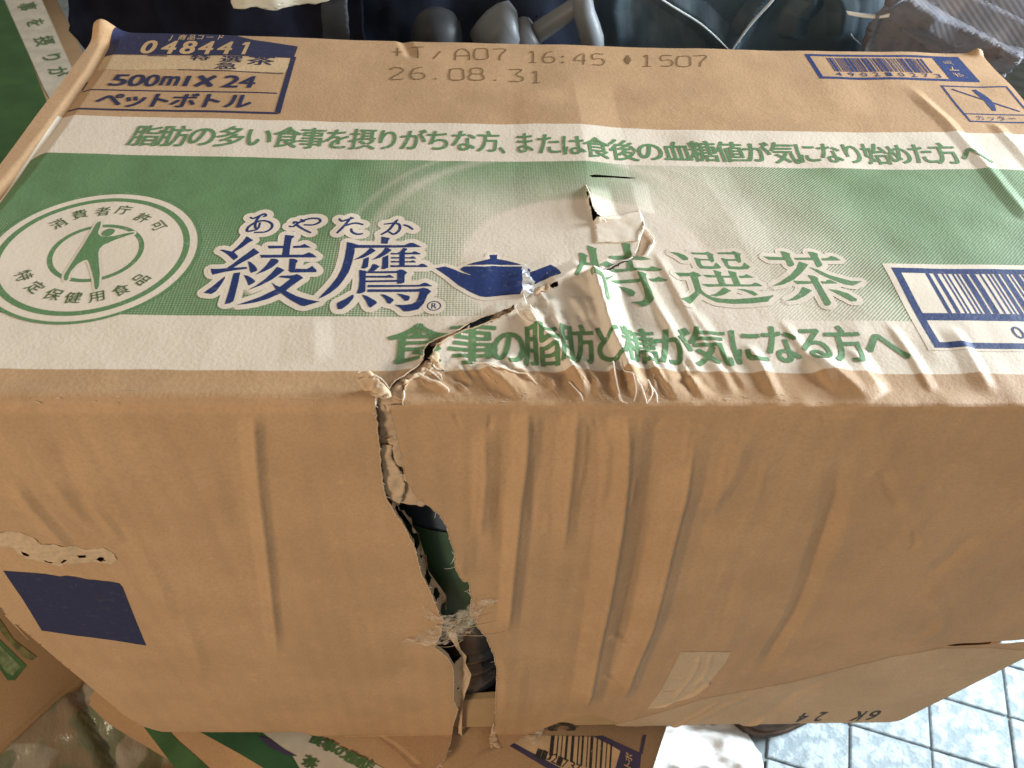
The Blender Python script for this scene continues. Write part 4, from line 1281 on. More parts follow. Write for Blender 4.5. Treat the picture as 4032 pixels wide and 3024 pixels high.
scrap("torn_layer", [(1693, 1440), (1700, 1412), (1715, 1395), (1735, 1408), (1728, 1432), (1750, 1455), (1715, 1452)], T, P_top, 0.6, MAT["pale"], 1.0, 1.4, 46, carton, 0.8, 0.6)

scrap("torn_layer", [(1462, 1575), (1605, 1575), (1560, 1640), (1580, 1720), (1612, 1830), (1650, 1930), (1690, 1985), (1668, 2010), (1600, 2000), (1530, 1990), (1500, 1900), (1480, 1760)], F, P_front, -2.9, MAT["inner"], 0.4, 4, 81, carton)
scrap("torn_layer", [(1462, 1600), (1610, 1600), (1612, 1560), (1640, 1500), (1710, 1445), (1690, 1415), (1650, 1432), (1590, 1475), (1520, 1530)], T, P_top, -1.1, MAT["inner"], 0.5, 2.5, 83, carton)
ribbon("torn_edge", [(1542, 1985), (1550, 1993), (1593, 2059), (1630, 2122), (1649, 2189), (1663, 2238), (1699, 2308), (1729, 2381), (1746, 2411)],
       [(1550, 1972), (1557, 1981), (1613, 2056), (1646, 2102), (1663, 2156), (1683, 2215), (1684, 2242), (1709, 2278), (1736, 2315), (1756, 2345), (1760, 2400)], 3.6, MAT["inner"], carton, seed=47)
ribbon("torn_edge", [(1709, 2517), (1762, 2558), (1788, 2611), (1786, 2671), (1786, 2739), (1803, 2780), (1784, 2851), (1773, 2927), (1756, 2976), (1713, 3030)],
       [(1792, 2470), (1803, 2524), (1814, 2558), (1837, 2584), (1833, 2611), (1856, 2656), (1846, 2697), (1833, 2727), (1824, 2765), (1820, 2814), (1818, 2874), (1822, 2915), (1814, 2942), (1781, 2957), (1762, 2987), (1722, 3034)], 3.8, MAT["pale"], carton, seed=52, flute=5.0)
# brown inner board seen inside the gap of the printed face
C14b = lambda p: [(1400 + 0.3617 * x, 1100 + 0.3617 * y) for x, y in p]
scrap("torn_layer", C14b([(805, 665), (900, 600), (1000, 565), (1080, 548), (1180, 515), (1240, 490), (1230, 512), (1120, 575), (1000, 640), (900, 672), (820, 700)]), T, P_top, -1.6, MAT["inner"], 0.4, 2.0, 55, carton)
scrap("torn_layer", C14b([(1460, 420), (1520, 350), (1620, 290), (1725, 262), (1735, 290), (1690, 345), (1600, 395), (1500, 425)]), T, P_top, -1.8, MAT["inner"], 0.4, 2.0, 57, carton)
scrap("torn_layer", C14b([(850, 860), (870, 760), (960, 700), (1080, 640), (1160, 610), (1150, 640), (1060, 690), (960, 740), (900, 790)]), T, P_top, -0.5, MAT["inner"], 0.5, 1.6, 59, carton)
# lifted flap beside the cut window, and the peeled place next to it
scrap("paper_flap", [(2336, 884), (2400, 871), (2470, 856), (2516, 845), (2525, 858), (2533, 893), (2526, 925), (2516, 950), (2440, 958), (2345, 960)], T, P_top, lambda u, v: 0.2 + 1.5 * ss(v, 76.5, 89) * ss(u, -2, 14), MAT["cream"], 0.12, 4, 61, carton, 1.0, 0.15)
decal("peeled_patch", [tris_of(rough_poly(T([(2541, 903), (2557, 930), (2572, 944), (2568, 962), (2552, 966), (2548, 990), (2535, 1006), (2510, 1008), (2526, 950), (2531, 920)]), 0.7, 0.25, 63))], P_top, MAT["inner"], carton, 0.15, 0.9, HO)
tube("torn_fringe", [P_top(*T(p).T, l) for p, l in (([(2516, 846), (2527, 862), (2535, 895), (2526, 925), (2516, 955), (2508, 985), (2498, 1005)], 0.9), ([(2537, 898), (2556, 924), (2574, 944), (2570, 964), (2558, 985), (2548, 1005)], 0.8), ([(2572, 945), (2575, 962), (2562, 990), (2545, 1012)], 0.6), ([(2490, 1018), (2470, 1030), (2440, 1030), (2400, 1052)], 0.7),
      ([(2303, 762), (2316, 802), (2330, 850), (2352, 876)], 2.1))], 0.00022, FIBRE, carton)

# clear film torn across the hole and bunched up on the teapot
scrap("torn_tape", [(1660, 2342), (1720, 2388), (1770, 2374), (1832, 2364), (1848, 2342), (1900, 2325), (1972, 2320), (1910, 2352), (1890, 2368), (1886, 2405), (1870, 2425), (1852, 2452), (1832, 2472), (1790, 2480), (1735, 2512), (1690, 2504), (1620, 2502), (1572, 2490), (1660, 2464), (1715, 2425), (1700, 2402), (1668, 2384)], F, P_front, 0.8, FILM, 1.0, 2.6, 65, carton, 0.9, 0.6, False)
scrap("torn_tape", [(1745, 2425), (1800, 2390), (1850, 2370), (1880, 2400), (1850, 2440), (1800, 2470), (1760, 2460)], F, P_front, -0.5, FILM, 1.2, 1.6, 67, carton, 0.9, 0.6, False)
scrap("torn_tape", [(2056, 1062), (2066, 1058), (2074, 1066), (2085, 1094), (2094, 1119), (2108, 1127), (2098, 1141), (2108, 1152), (2090, 1172), (2069, 1178), (2056, 1150)], T, P_top, 1.2, SHINY, 1.1, 1.3, 69, carton, 0.9, 0.3, False)
scrap("torn_tape", [(2048, 1192), (2068, 1170), (2100, 1170), (2118, 1212), (2128, 1250), (2150, 1290), (2176, 1316), (2140, 1302), (2095, 1275), (2050, 1246), (2028, 1222)], T, P_top, 1.0, FILM, 1.2, 1.8, 71, carton, 0.9, 0.5, False)
scrap("torn_layer", [(2100, 1160), (2120, 1142), (2160, 1128), (2165, 1142), (2130, 1155), (2110, 1170)], T, P_top, 0.5, MAT["pale"], 0.5, 1.5, 72, carton)
scrap("torn_tape", [(2085, 2872), (2130, 2868), (2150, 2900), (2162, 2962), (2120, 2940), (2060, 2915)], F, P_front, -6.5, FILM, 1.0, 2.6, 73, carton, 0.9, 0.5, False)
scrap("torn_layer", [(1928, 2900), (1945, 2868), (1956, 2880), (1962, 2925), (1990, 2940), (1975, 2950), (1940, 2936), (1936, 2950), (1930, 2935)], F, P_front, -3.5, MAT["pale"], 0.6, 2.0, 75, carton)


def lip(poly, Pf, l, seed):
    p = rough_poly(poly, 0.8, 0.25, seed, False)
    return Pf(p[:, 0], p[:, 1], l + 0.35 * vnoise(p[:, 0] * 1.3, p[:, 1] * 1.3, seed))


fl_ = FHOLE[:len(FHOLE)]
nl_ = len(rough_poly(F(f_left), 1.0, 0.3, 8, False))
tube("torn_fringe", [P_front(*FHOLE[2:nl_ - 2].T, 0.05), P_front(*FHOLE[nl_ + 30:-4].T, 0.0)], 0.00024, MAT["pale"], carton)
tube("torn_fringe", [lip(T(gap_near), P_top, 0.1, 85), lip(T(gap_far), P_top, 0.0, 86), lip(T(edge_tear_l), P_top, 0.0, 87), lip(T(edge_tear_r), P_top, 0.1, 88)], 0.00022, MAT["pale"], carton)
rf = random.Random(3)
hairs = []
for _ in range(70):
    i_ = rf.randrange(4, nl_ - 4) if rf.random() < .6 else rf.randrange(nl_ + 4, len(FHOLE) - 4)
    p0 = P_front(FHOLE[i_, 0], FHOLE[i_, 1], 0.1)
    d_ = np.array([rf.gauss(.4 if i_ < nl_ else -.4, .6), rf.uniform(-.8, .3), rf.gauss(0, .6)]) * rf.uniform(.0006, .0022)
    hairs.append([p0, p0 + d_ * .5 + np.array([0, -.0002, 0]), p0 + d_])
wisps = []
for _ in range(26):
    a_ = rf.choice((rf.gauss(2.85, .35), rf.gauss(-.35, .35)))
    x_, y_, L_ = 1790 + rf.gauss(0, 38), 2425 + rf.gauss(0, 28), rf.uniform(40, 170)
    pw = F([(x_, y_), (x_ + L_ * .5 * math.cos(a_) + rf.gauss(0, 8), y_ + L_ * .5 * math.sin(a_) + rf.gauss(0, 8)), (x_ + L_ * math.cos(a_), y_ + L_ * math.sin(a_))])
    pw = smooth_line(pw, 4)
    wisps.append(P_front(pw[:, 0], pw[:, 1], np.linspace(1.0, .25, len(pw))))
tube("film_wisps", wisps, 0.00012, MAT["pale"], carton, 3)["kind"] = "stuff"
tube("paper_hairs", hairs, 0.00009, FIBRE, carton, 3)["kind"] = "stuff"


def on_top(px, l):
    q = T(px)
    return P_top(q[:, 0], q[:, 1], l)


sm = lambda p: smooth_line(p, 5)
tube("film_strand", [on_top(sm(p), l) for p, l in (
    ([(2495, 1535), (2500, 1560), (2492, 1585)], 1.2), ([(2497, 1530), (2520, 1545), (2535, 1570), (2543, 1592)], 1.5), ([(2545, 1522), (2562, 1545), (2563, 1565), (2545, 1588)], 1.4), ([(2555, 1530), (2580, 1560), (2586, 1590)], 0.9),
    ([(2408, 1440), (2416, 1490), (2428, 1540), (2450, 1588)], 1.0), ([(2440, 1430), (2452, 1470), (2480, 1510), (2498, 1545)], 0.9), ([(2432, 1560), (2442, 1580), (2470, 1592)], 0.8),
    ([(2060, 1180), (2078, 1235), (2105, 1280), (2130, 1305)], 1.8), ([(2030, 1215), (2030, 1235), (2052, 1262), (2100, 1300)], 1.3),
    ([(1646, 1480), (1700, 1505), (1760, 1538), (1768, 1552)], 0.5), ([(1680, 1462), (1712, 1478), (1738, 1508)], 0.5), ([(1720, 1468), (1735, 1480), (1742, 1500)], 0.4),
    ([(1860, 1430), (1990, 1470), (2060, 1482), (2085, 1495), (2117, 1520)], 0.35), ([(1412, 1507), (1424, 1497), (1455, 1502), (1490, 1519), (1516, 1535), (1537, 1552)], 3.3), ([(1590, 1545), (1592, 1565), (1588, 1582)], 0.5), ([(1476, 1600), (1484, 1570), (1520, 1560)], 0.2), ([(2240, 1510), (2285, 1560), (2295, 1582)], 0.5))], 0.0002, FIBRE, carton)
rs = random.Random(21)
scuffs = [stroke(T(p), w, taper=(.2, .2)) for p, w in (
    ([(470, 1548), (500, 1544), (560, 1546)], .2), ([(527, 1546), (523, 1560)], .4), ([(1120, 1580), (1160, 1575), (1240, 1578), (1280, 1570)], .25), ([(1268, 1568), (1262, 1592)], .5))]
for _ in range(110):
    x = rs.uniform(1500, 3300) if rs.random() < 0.8 else rs.uniform(0, 1450)
    y = 1577 + rs.gauss(0, 9) - (8 if x > 2700 else 0)
    dx, dy = rs.uniform(4, 30), rs.gauss(0, 6)
    scuffs.append(stroke(T([(x, y), (x + dx * .5, y + dy * .5 + rs.gauss(0, 2)), (x + dx, y + dy)]), rs.uniform(.1, .4), n=3, taper=(.2, .2)))
for _ in range(60):
    x, y = rs.uniform(1640, 2650), rs.uniform(1470, 1570)
    L = rs.uniform(8, 45)
    scuffs.append(stroke(T([(x, y), (x + L * .45, y + L * .5 + rs.gauss(0, 3)), (x + L, y + L)]), rs.uniform(.08, .22), n=3, taper=(.2, .2)))
decal("cardboard_scuff", scuffs, P_top, MAT["pale"], carton, 0.02, 0.9, HO)


def ring_px(px, fn3, k0, name, mat, parent):
    """flat ring (a printed O) traced in the photograph on a given plane"""
    p = fn3(px)
    c = p.mean(0)
    q = c + (p - c) * k0
    n = len(p)
    V = np.concatenate([p, q])
    return mesh(name, V, [(i, (i + 1) % n, n + (i + 1) % n, n + i) for i in range(n)], mat, parent, smooth=False)


FLY = 0.0045
bf = on_plane([(1700, 2766), (1945, 2748), (2460, 2730), (2520, 2893), (1800, 2918), (1700, 2920)], 1, FLY)
bf[3:, 2] = -0.2615
bf2 = bf + np.array([0, 0.003, 0])
n6 = len(bf)
mesh("bottom_flap", np.concatenate([bf, bf2]), [tuple(range(n6)), tuple(range(2 * n6 - 1, n6 - 1, -1))] + [(i, i + n6, (i + 1) % n6 + n6, (i + 1) % n6) for i in range(n6)], MAT["flap"], carton, smooth=False)
th = np.linspace(0, 2 * math.pi, 25)[:-1]
ring_px(np.stack([2212 + 56 * np.cos(th), 2868 + 20 * np.sin(th)], 1), lambda p: on_plane(p, 1, FLY - 0.0006), 0.55, "printed_code", MAT["black"], carton)


# ------------------------------------------------------------------ bottles inside
def lathe(name, prof, mat, parent, cen=(0, 0, 0), n=48, axis=(0, 0, 1)):
    V, Fc = [], []
    up = Vector(axis).normalized()
    rot = Vector((0, 0, 1)).rotation_difference(up).to_matrix()
    for r, z in prof:
        for k in range(n):
            t = 2 * math.pi * k / n
            V.append(np.array(rot @ Vector((r * math.cos(t), r * math.sin(t), z))) + np.array(cen))
    for i in range(len(prof) - 1):
        for k in range(n):
            Fc.append((i * n + k, i * n + (k + 1) % n, (i + 1) * n + (k + 1) % n, (i + 1) * n + k))
    return mesh(name, V, Fc, mat, parent)


PET = plain("dark_tea_bottle", (0.045, 0.052, 0.066), 0.2, 0.8)
LABEL = plain("dark_green_label", (0.042, 0.085, 0.038), 0.42, 0.4)
CAPM = plain("bottle_cap_grey", (0.25, 0.26, 0.25), 0.35, 0.5)
prof = [(0.0, 0.0), (0.022, 0.0), (0.029, 0.003), (0.0315, 0.010), (0.0318, 0.022), (0.0300, 0.026), (0.0318, 0.030), (0.0320, 0.043), (0.0300, 0.047), (0.0320, 0.051), (0.0322, 0.058), (0.0304, 0.062), (0.0322, 0.066), (0.0322, 0.071), (0.0306, 0.074), (0.0322, 0.077), (0.0322, 0.185), (0.030, 0.200), (0.020, 0.218), (0.013, 0.226), (0.013, 0.238)]
for i, (bx, lab) in enumerate(((-0.0405, "dark tea bottle seen through the tear, straight behind the hole"), (-0.1085, "dark tea bottle inside the carton, left of the one in the hole"), (0.0275, "dark tea bottle inside the carton, right of the one in the hole"))):
    b = thing("tea_bottle", lab, "bottle", (bx, 0.0385, -0.2535), "tea bottles packed in the torn carton")
    lathe("body", prof, PET, b)
    lathe("label", [(0.0328, 0.104), (0.0328, 0.180)], LABEL, b)
    lathe("cap", [(0.0145, 0.232), (0.0150, 0.234), (0.0150, 0.244), (0.0135, 0.246), (0.0, 0.2462)], CAPM, b, n=24)

# ------------------------------------------------------------------ ground of paving tiles
GZ = -0.50
TILE = NT("pale_paving_tile")
tn = TILE.noise(TILE.pos(), 90, 5, 0.65)
tv = TILE.noise(TILE.pos(), 420, 3)
tc_ = TILE.mix(TILE.step(tn, 0.42, 0.58), (0.235, 0.285, 0.315), (0.37, 0.425, 0.455))
tc_ = TILE.mix(TILE.M("MULTIPLY", TILE.step(tv, 0.55, 0.75), 0.5), tc_, (0.20, 0.24, 0.27))
TILEM = TILE.done(tc_, 0.75, TILE.bump(tn, 0.9, 0.004), 0.3)
GROUT = plain("dull_grout", (0.20, 0.235, 0.245), 0.9, 0.1, 0.2, 40)
ground = mesh("ground", [(-6, -6, GZ), (6, -6, GZ), (6, 6, GZ), (-6, 6, GZ)], [(0, 1, 2, 3)], GROUT, None, smooth=False)
ground["kind"] = "structure"
ya = math.radians(-18.5)
ta, tb = np.array([math.cos(ya), math.sin(ya)]), np.array([-math.sin(ya), math.cos(ya)])
PA, PB = 0.0645, 0.0472
o_a, o_b = -0.3655, 0.1637
bm = bmesh.new()
bmesh.ops.create_cube(bm, size=1.0)
for v in bm.verts:
    v.co = (v.co.x * (PA - 0.0018), v.co.y * (PB - 0.0018), v.co.z * 0.004)
bmesh.ops.bevel(bm, geom=bm.edges[:], offset=0.0008, segments=1, affect="EDGES")
tme = bpy.data.meshes.new("paving_tile")
bm.to_mesh(tme)
bm.free()
tme.materials.append(TILEM)
# rows are measured from the traced joints
nb_ = np.array([math.cos(math.radians(-106) + math.pi / 2), math.sin(math.radians(-106) + math.pi / 2)])
for ia in range(-1, 11):
    for ib in range(-3, 9):
        c = ta * (0.3009 + PA * (ia + 0.5 - 1)) + tb * (0.1637 + PB * (ib + 0.5))
        if c[0] < 0.10:
            continue
        t = bpy.data.objects.new("paving_tile", tme)
        COL.objects.link(t)
        t.location = (c[0], c[1], GZ + 0.0015 + random.uniform(-0.0005, 0.0005))
        t.rotation_euler = (random.uniform(-.006, .006), random.uniform(-.006, .006), ya)
        t.parent = ground


# ------------------------------------------------------------------ other cartons and packs
def flat(z, yaw, org):
    a = np.array([math.cos(yaw), math.sin(yaw)])
    b = np.array([-math.sin(yaw), math.cos(yaw)])
    o = np.array(org, float)

    def to(px):
        p = on_plane(px, 2, z)[:, :2] - o
        return np.stack([p @ a, p @ b], 1) * 1000

    def P(u, v, lift=0.0):
        u, v = np.asarray(u), np.asarray(v)
        q = o + (u[..., None] * a + v[..., None] * b) / 1000
        return np.concatenate([q, np.full(q.shape[:-1] + (1,), z) + np.broadcast_to(np.asarray(lift) / 1000.0, q.shape[:-1])[..., None]], -1)
    return to, P


def carton_box(parent, P, u0, v0, u1, v1, ztop, zbot, mat, parts=True):
    """carton of single panels, each with board thickness, butted at the edges"""
    c = [P(np.array(u), np.array(v)) for u, v in ((u0, v0), (u1, v0), (u1, v1), (u0, v1))]
    c = np.array(c)
    bm = bmesh.new()
    vs_ = [bm.verts.new(x) for x in c] + [bm.verts.new((x[0], x[1], zbot)) for x in c]
    bm.faces.new(vs_[:4])
    bm.faces.new(vs_[7:3:-1])
    for i in range(4):
        bm.faces.new((vs_[i], vs_[i + 4], vs_[(i + 1) % 4 + 4], vs_[(i + 1) % 4]))
    bmesh.ops.recalc_face_normals(bm, faces=bm.faces[:])
    bmesh.ops.bevel(bm, geom=bm.edges[:], offset=0.0025, segments=3, affect="EDGES")
    me = bpy.data.meshes.new("board_shell")
    bm.to_mesh(me)
    bm.free()
    me.polygons.foreach_set("use_smooth", np.ones(len(me.polygons), bool))
    return link("board_shell", me, mat, parent)


def zone(name, px_polys, to, P, mat, parent, lift):
    return decal(name, [tris_of(to(q)) for q in px_polys], P, mat, parent, lift, 40, ())


DKRAFT = kraft_mat("brown_kraft_board", (0.27, 0.165, 0.082))
OKRAFT = kraft_mat("orange_kraft_board", (0.34, 0.20, 0.10))
DULLWHITE = plain("dull_white_print", (0.46, 0.41, 0.33), 0.7, 0.2, 0.1)
DULLGREEN = plain("dull_green_print", (0.055, 0.115, 0.04), 0.7, 0.2, 0.25, 30)
MIDGREEN = plain("mid_green_print", (0.035, 0.085, 0.025), 0.65, 0.25, 0.15, 30)
FORK = plain("forest_green_print", (0.028, 0.085, 0.035), 0.65, 0.25, 0.15)
PURPLE = plain("purple_navy_print", (0.05, 0.038, 0.075), 0.65, 0.25, 0.1)

# carton below, in front: green and white bands, barcode
c4 = thing("barcode_carton", "brown carton under the torn one, with slanting green and white bands and a barcode", "carton")
to4, P4 = flat(-0.268, math.radians(-27), (0.0625, -0.007))
carton_box(c4, P4, -283, -110, 0, 120, -0.268, GZ, OKRAFT)
zone("green_band", [[(765, 2870), (1015, 2868), (1060, 2905), (1150, 2972), (1200, 3050), (1080, 3050), (950, 2972)]], to4, P4, FORK, c4, 0.1)
zone("white_band", [[(1015, 2868), (1225, 2878), (1330, 2935), (1520, 3030), (1560, 3060), (1200, 3060), (1150, 2972), (1060, 2905)]], to4, P4, DULLWHITE, c4, 0.15)
zone("green_band", [[(560, 2855), (640, 2850), (700, 2915), (780, 2985), (840, 3040), (700, 3040), (640, 2960)]], to4, P4, DULLGREEN, c4, 0.1)
zone("leaf_print", [[(1015, 2898), (1060, 2908), (1110, 2945), (1172, 2980), (1120, 2972), (1060, 2942)]], to4, P4, PURPLE, c4, 0.4)
tcx = [char(ch, to4([(x, y)])[0], 8, 5.5, 0.05, True, 0.05) for ch, x, y in (("食", 1245, 2914), ("事", 1295, 2940), ("の", 1345, 2966), ("脂", 1392, 2990), ("肪", 1440, 3014), ("茶", 1220, 3005))]
decal("printed_slogan", merge(tcx), P4, DULLGREEN, c4, 0.5, 3)["kind"] = "stuff"
K = lambda p: [(1500 + 0.565 * x, 2600 + 0.565 * y) for x, y in p]
zone("barcode_frame", [K([(860, 575), (905, 565), (1255, 752), (1330, 800), (1230, 800), (1150, 748)])], to4, P4, PURPLE, c4, 0.1)
zone("barcode_frame", [K([(1480, 530), (1545, 525), (1815, 650), (1800, 800), (1620, 800), (1668, 632), (1600, 590)])], to4, P4, PURPLE, c4, 0.12)
zone("barcode_frame", [K([(1826, 520), (1850, 520), (1822, 655), (1802, 640)])], to4, P4, PURPLE, c4, 0.16)
zone("barcode_field", [K([(1000, 520), (1480, 535), (1600, 592), (1668, 632), (1625, 790), (1300, 790), (905, 568)])], to4, P4, plain("tan_field", (0.50, 0.33, 0.19), 0.7, 0.2), c4, 0.06)
bars = []
for x0, w in ((1185, 26), (1232, 9), (1262, 7), (1290, 16), (1330, 20), (1376, 9), (1402, 14), (1440, 7), (1462, 20), (1505, 9), (1535, 14), (1572, 7), (1600, 12)):
    top_ = 535 + max(0, (x0 - 1480)) * 0.46 - 8
    bars.append(K([(x0, top_), (x0 + w, top_), (x0 + w - 14, 668 + (x0 - 1185) * .33), (x0 - 14, 660 + (x0 - 1185) * .33)]))
zone("barcode", bars, to4, P4, MAT["black"], c4, 0.14)
dg = [char(ch, to4(K([(x, y + 14)]))[0], 2.7, 4.6, 0.04, False, 0.0) for ch, x, y in (("1", 1100, 636), ("1", 1138, 648), ("J", 1172, 652), ("2", 1208, 672), ("1", 1245, 690), ("7", 1282, 706), ("3", 1330, 722), ("7", 1368, 742))]
decal("printed_code", merge(dg), P4, MAT["black"], c4, 0.2, 4)
dg = [char(ch, to4(K([(x, y)]))[0], 4.2, 4.2, 1.57, True, 0.02) for ch, x, y in (("ボ", 1728, 680), ("ト", 1722, 735))]
decal("printed_code", merge(dg), P4, MAT["tan"], c4, 0.25, 4)

# carton far left behind, printed face up
c1 = thing("green_carton", "carton with green panel and white lettered band behind the torn carton's left corner", "carton")
to1, P1 = flat(-0.232, math.radians(-60.9), tuple(on_plane([(245, 0)], 2, -0.232)[0, :2]))
e1 = to1([(245, 0), (300, 190)])
carton_box(c1, P1, -30, -215, 430, float(e1[:, 1].mean()), -0.232, GZ, DKRAFT)
zone("white_band", [[(-60, -190), (100, -160), (165, 0), (285, 272), (330, 400), (300, 500), (210, 415), (172, 345), (18, 0)]], to1, P1, DULLWHITE, c1, 0.3)
bb = to1([(18, 0), (172, 345)])[:, 1].mean()
decal("green_panel", [tris_of([(-28, bb - 150), (425, bb - 150), (425, bb), (-28, bb)])], P1, MIDGREEN, c1, 0.2, 60)
g1 = [char(ch, to1([(x, y)])[0], 21, 19, 0, True, 0.03) for ch, x, y in (("食", 80, -40), ("事", 106, 28), ("を", 139, 92), ("摂", 173, 163), ("り", 203, 228), ("が", 228, 285))]
decal("printed_slogan", merge(g1), P1, DULLGREEN, c1, 0.6, 6)["kind"] = "stuff"

# carton low on the left with the green stamp
c2 = thing("stamped_carton", "brown carton low at left with a dark green stamp box, beside the torn carton's corner", "carton")
sA, sB = on_plane([(0, 2950), (250, 2730)], 2, -0.30)[:, :2]
yw = math.atan2(*(sB - sA)[::-1])
to2, P2 = flat(-0.30, yw, tuple(sA))
carton_box(c2, P2, -120, 0, 220, 210, -0.30, GZ, DKRAFT)
K2 = lambda p: [(0.4364 * x, 2300 + 0.4364 * y) for x, y in p]
zone("stamp_box", [K2([(-60, 455), (0, 505), (240, 738), (135, 868), (70, 870), (0, 770), (-60, 700)])], to2, P2, DULLGREEN, c2, 0.2)
zone("stamp_box", [K2([(-40, 545), (5, 560), (190, 745), (120, 830), (60, 800), (0, 710), (-40, 680)])], to2, P2, plain("pale_green_print", (0.15, 0.19, 0.09), 0.7, 0.2, 0.35, 200), c2, 0.35)
zone("stamp_box", [K2([(-40, 300), (0, 320), (120, 500), (330, 660), (290, 690), (215, 660), (100, 540), (0, 420), (-40, 400)])], to2, P2, plain("olive_print", (0.13, 0.12, 0.045), 0.7, 0.2, 0.4, 160), c2, 0.3)

# film-wrapped pack with leaf print in the lower left corner
bagroot = thing("leaf_print_pack", "soft pack printed with pale and green leaf shapes in the lower left corner", "pack")
to3, P3 = flat(-0.305, yw, tuple(sA))
LEAF = NT("leaf_print_film")
p3 = LEAF.pos()
n1 = LEAF.noise(LEAF.pos(1, 1.6, 1), 24, 2.0, 0.4)
n2 = LEAF.noise(LEAF.pos(1.5, 1, 1), 34, 1.5, 0.4)
lc = LEAF.mix(LEAF.step(n1, 0.47, 0.53), (0.165, 0.11, 0.06), (0.22, 0.18, 0.125))
lc = LEAF.mix(LEAF.step(n2, 0.53, 0.58), lc, (0.105, 0.105, 0.055))
LEAFM = LEAF.done(lc, 0.28, LEAF.bump(LEAF.noise(LEAF.pos(1, .5, 1), 110, 4, 0.6), 0.5, 0.003), 0.5)
N = 90
uu = np.linspace(-60, 190, N)
vv = np.linspace(-2, -150, N)
UU, VV = np.meshgrid(uu, vv, indexing="ij")
hh = 7 * np.minimum(1, np.minimum((-VV) / 8.0, (VV + 150) / 20)) ** 0.5
crease_line = to3([(250, 2960), (330, 2760)])
hh += 3.0 * np.sin((UU * 0.9 + VV) / 13.0) + vnoise(UU / 9, VV / 9, 80) * 3
hh -= 5.0 * np.exp(-((UU - 45 - 0.25 * VV) / 3.0) ** 2)
Vb = P3(UU.ravel(), VV.ravel(), hh.ravel())
Fb = [(i * N + j, i * N + j + 1, (i + 1) * N + j + 1, (i + 1) * N + j) for i in range(N - 1) for j in range(N - 1)]
rim = [i * N for i in range(N)] + [(N - 1) * N + j for j in range(1, N)] + [i * N + N - 1 for i in range(N - 2, -1, -1)] + [j for j in range(N - 2, 0, -1)]
n0 = len(Vb)
low = Vb[rim].copy()
low[:, 2] = GZ
Vb = np.concatenate([Vb, low])
R_ = len(rim)
Fb += [(rim[i], rim[(i + 1) % R_], n0 + (i + 1) % R_, n0 + i) for i in range(R_)]
mesh("printed_film", Vb, Fb, LEAFM, bagroot)

# white crumpled cloth and a dark shoe on the tiles, below the carton
WHITE = plain("bright_white_cloth", (0.80, 0.80, 0.79), 0.9, 0.1, 0.04)
cl = [(2480, 2880), (2700, 2860), (2900, 2862), (2935, 2900), (2960, 2930), (2982, 2960), (3000, 3010), (3004, 3090), (2500, 3090)]
q = on_plane(cl, 2, GZ)[:, :2] * 1000
tri = soup_split(tris_of(rough_poly(q, 3, 1.4, 90)), 4)
pts = np.round(tri.reshape(-1, 2), 3)
uq, inv = np.unique(pts, axis=0, return_inverse=True)
edge_d = np.full(len(uq), 1e9)
for i in range(len(q)):
    a, b = q[i], q[(i + 1) % len(q)]
    t = np.clip(((uq - a) @ (b - a)) / max((b - a) @ (b - a), 1e-9), 0, 1)
    edge_d = np.minimum(edge_d, np.hypot(*(uq - a - t[:, None] * (b - a)).T))
zz = GZ * 1000 + 3.8 + 9 * ss(edge_d, 0, 12) + ss(edge_d, 0, 6) * (vnoise(uq[:, 0] / 12, uq[:, 1] / 9, 91) * 9 + vnoise(uq[:, 0] / 4, uq[:, 1] / 4, 92) * 2)
o = mesh("crumpled_cloth", np.column_stack([uq, zz]) / 1000, inv.reshape(-1, 3), WHITE)
tag(o, "white crumpled cloth lying on the pale tiles beside the barcode carton", "cloth")

shoe = thing("dark_shoe", "dark brown shoe with a pale rim on the tiles, half hidden below the torn carton", "shoe", (0.230, 0.106, GZ + 0.0035), None, (0, 0, math.radians(20)))
SHOEM = plain("dark_brown_suede", (0.10, 0.072, 0.055), 0.9, 0.1, 0.3, 120)
SOLE = plain("pale_rim", (0.60, 0.47, 0.36), 0.7, 0.2)


def shoe_part(name, z0, z1, grow, mat, dome):
    V, Fc = [], []
    n, m = 40, 10
    for j in range(m):
        t = j / (m - 1)
        for i in range(n):
            a = 2 * math.pi * i / n
            cx_ = 0.055 * math.copysign(abs(math.cos(a)) ** 0.8, math.cos(a))
            cy_ = 0.026 * math.sin(a) * (1 - 0.18 * math.cos(a))
            k = (1 - (t ** 2.2)) ** 0.5 if dome else 1.0
            V.append((cx_ * (grow * k if dome else grow) - (0.012 * t if dome else 0), cy_ * (grow * k if dome else grow), z0 + (z1 - z0) * t + (0.012 * t * max(0, -math.cos(a)) if dome else 0)))
    for j in range(m - 1):
        for i in range(n):
            Fc.append((j * n + i, j * n + (i + 1) % n, (j + 1) * n + (i + 1) % n, (j + 1) * n + i))
    Fc.append(tuple(range((m - 1) * n, m * n)))
    return mesh(name, V, Fc, mat, shoe)


shoe_part("sole", 0.0, 0.010, 1.04, SHOEM, False)
shoe_part("upper", 0.0102, 0.052, 0.99, SHOEM, True)
rp_ = [np.array([0.052 * math.cos(a), 0.0255 * math.sin(a), 0.0125]) for a in np.linspace(-0.6, 2.6, 30)]
tube("welt", [rp_], 0.0022, SOLE, shoe)

# ------------------------------------------------------------------ behind the carton
YB = 0.35


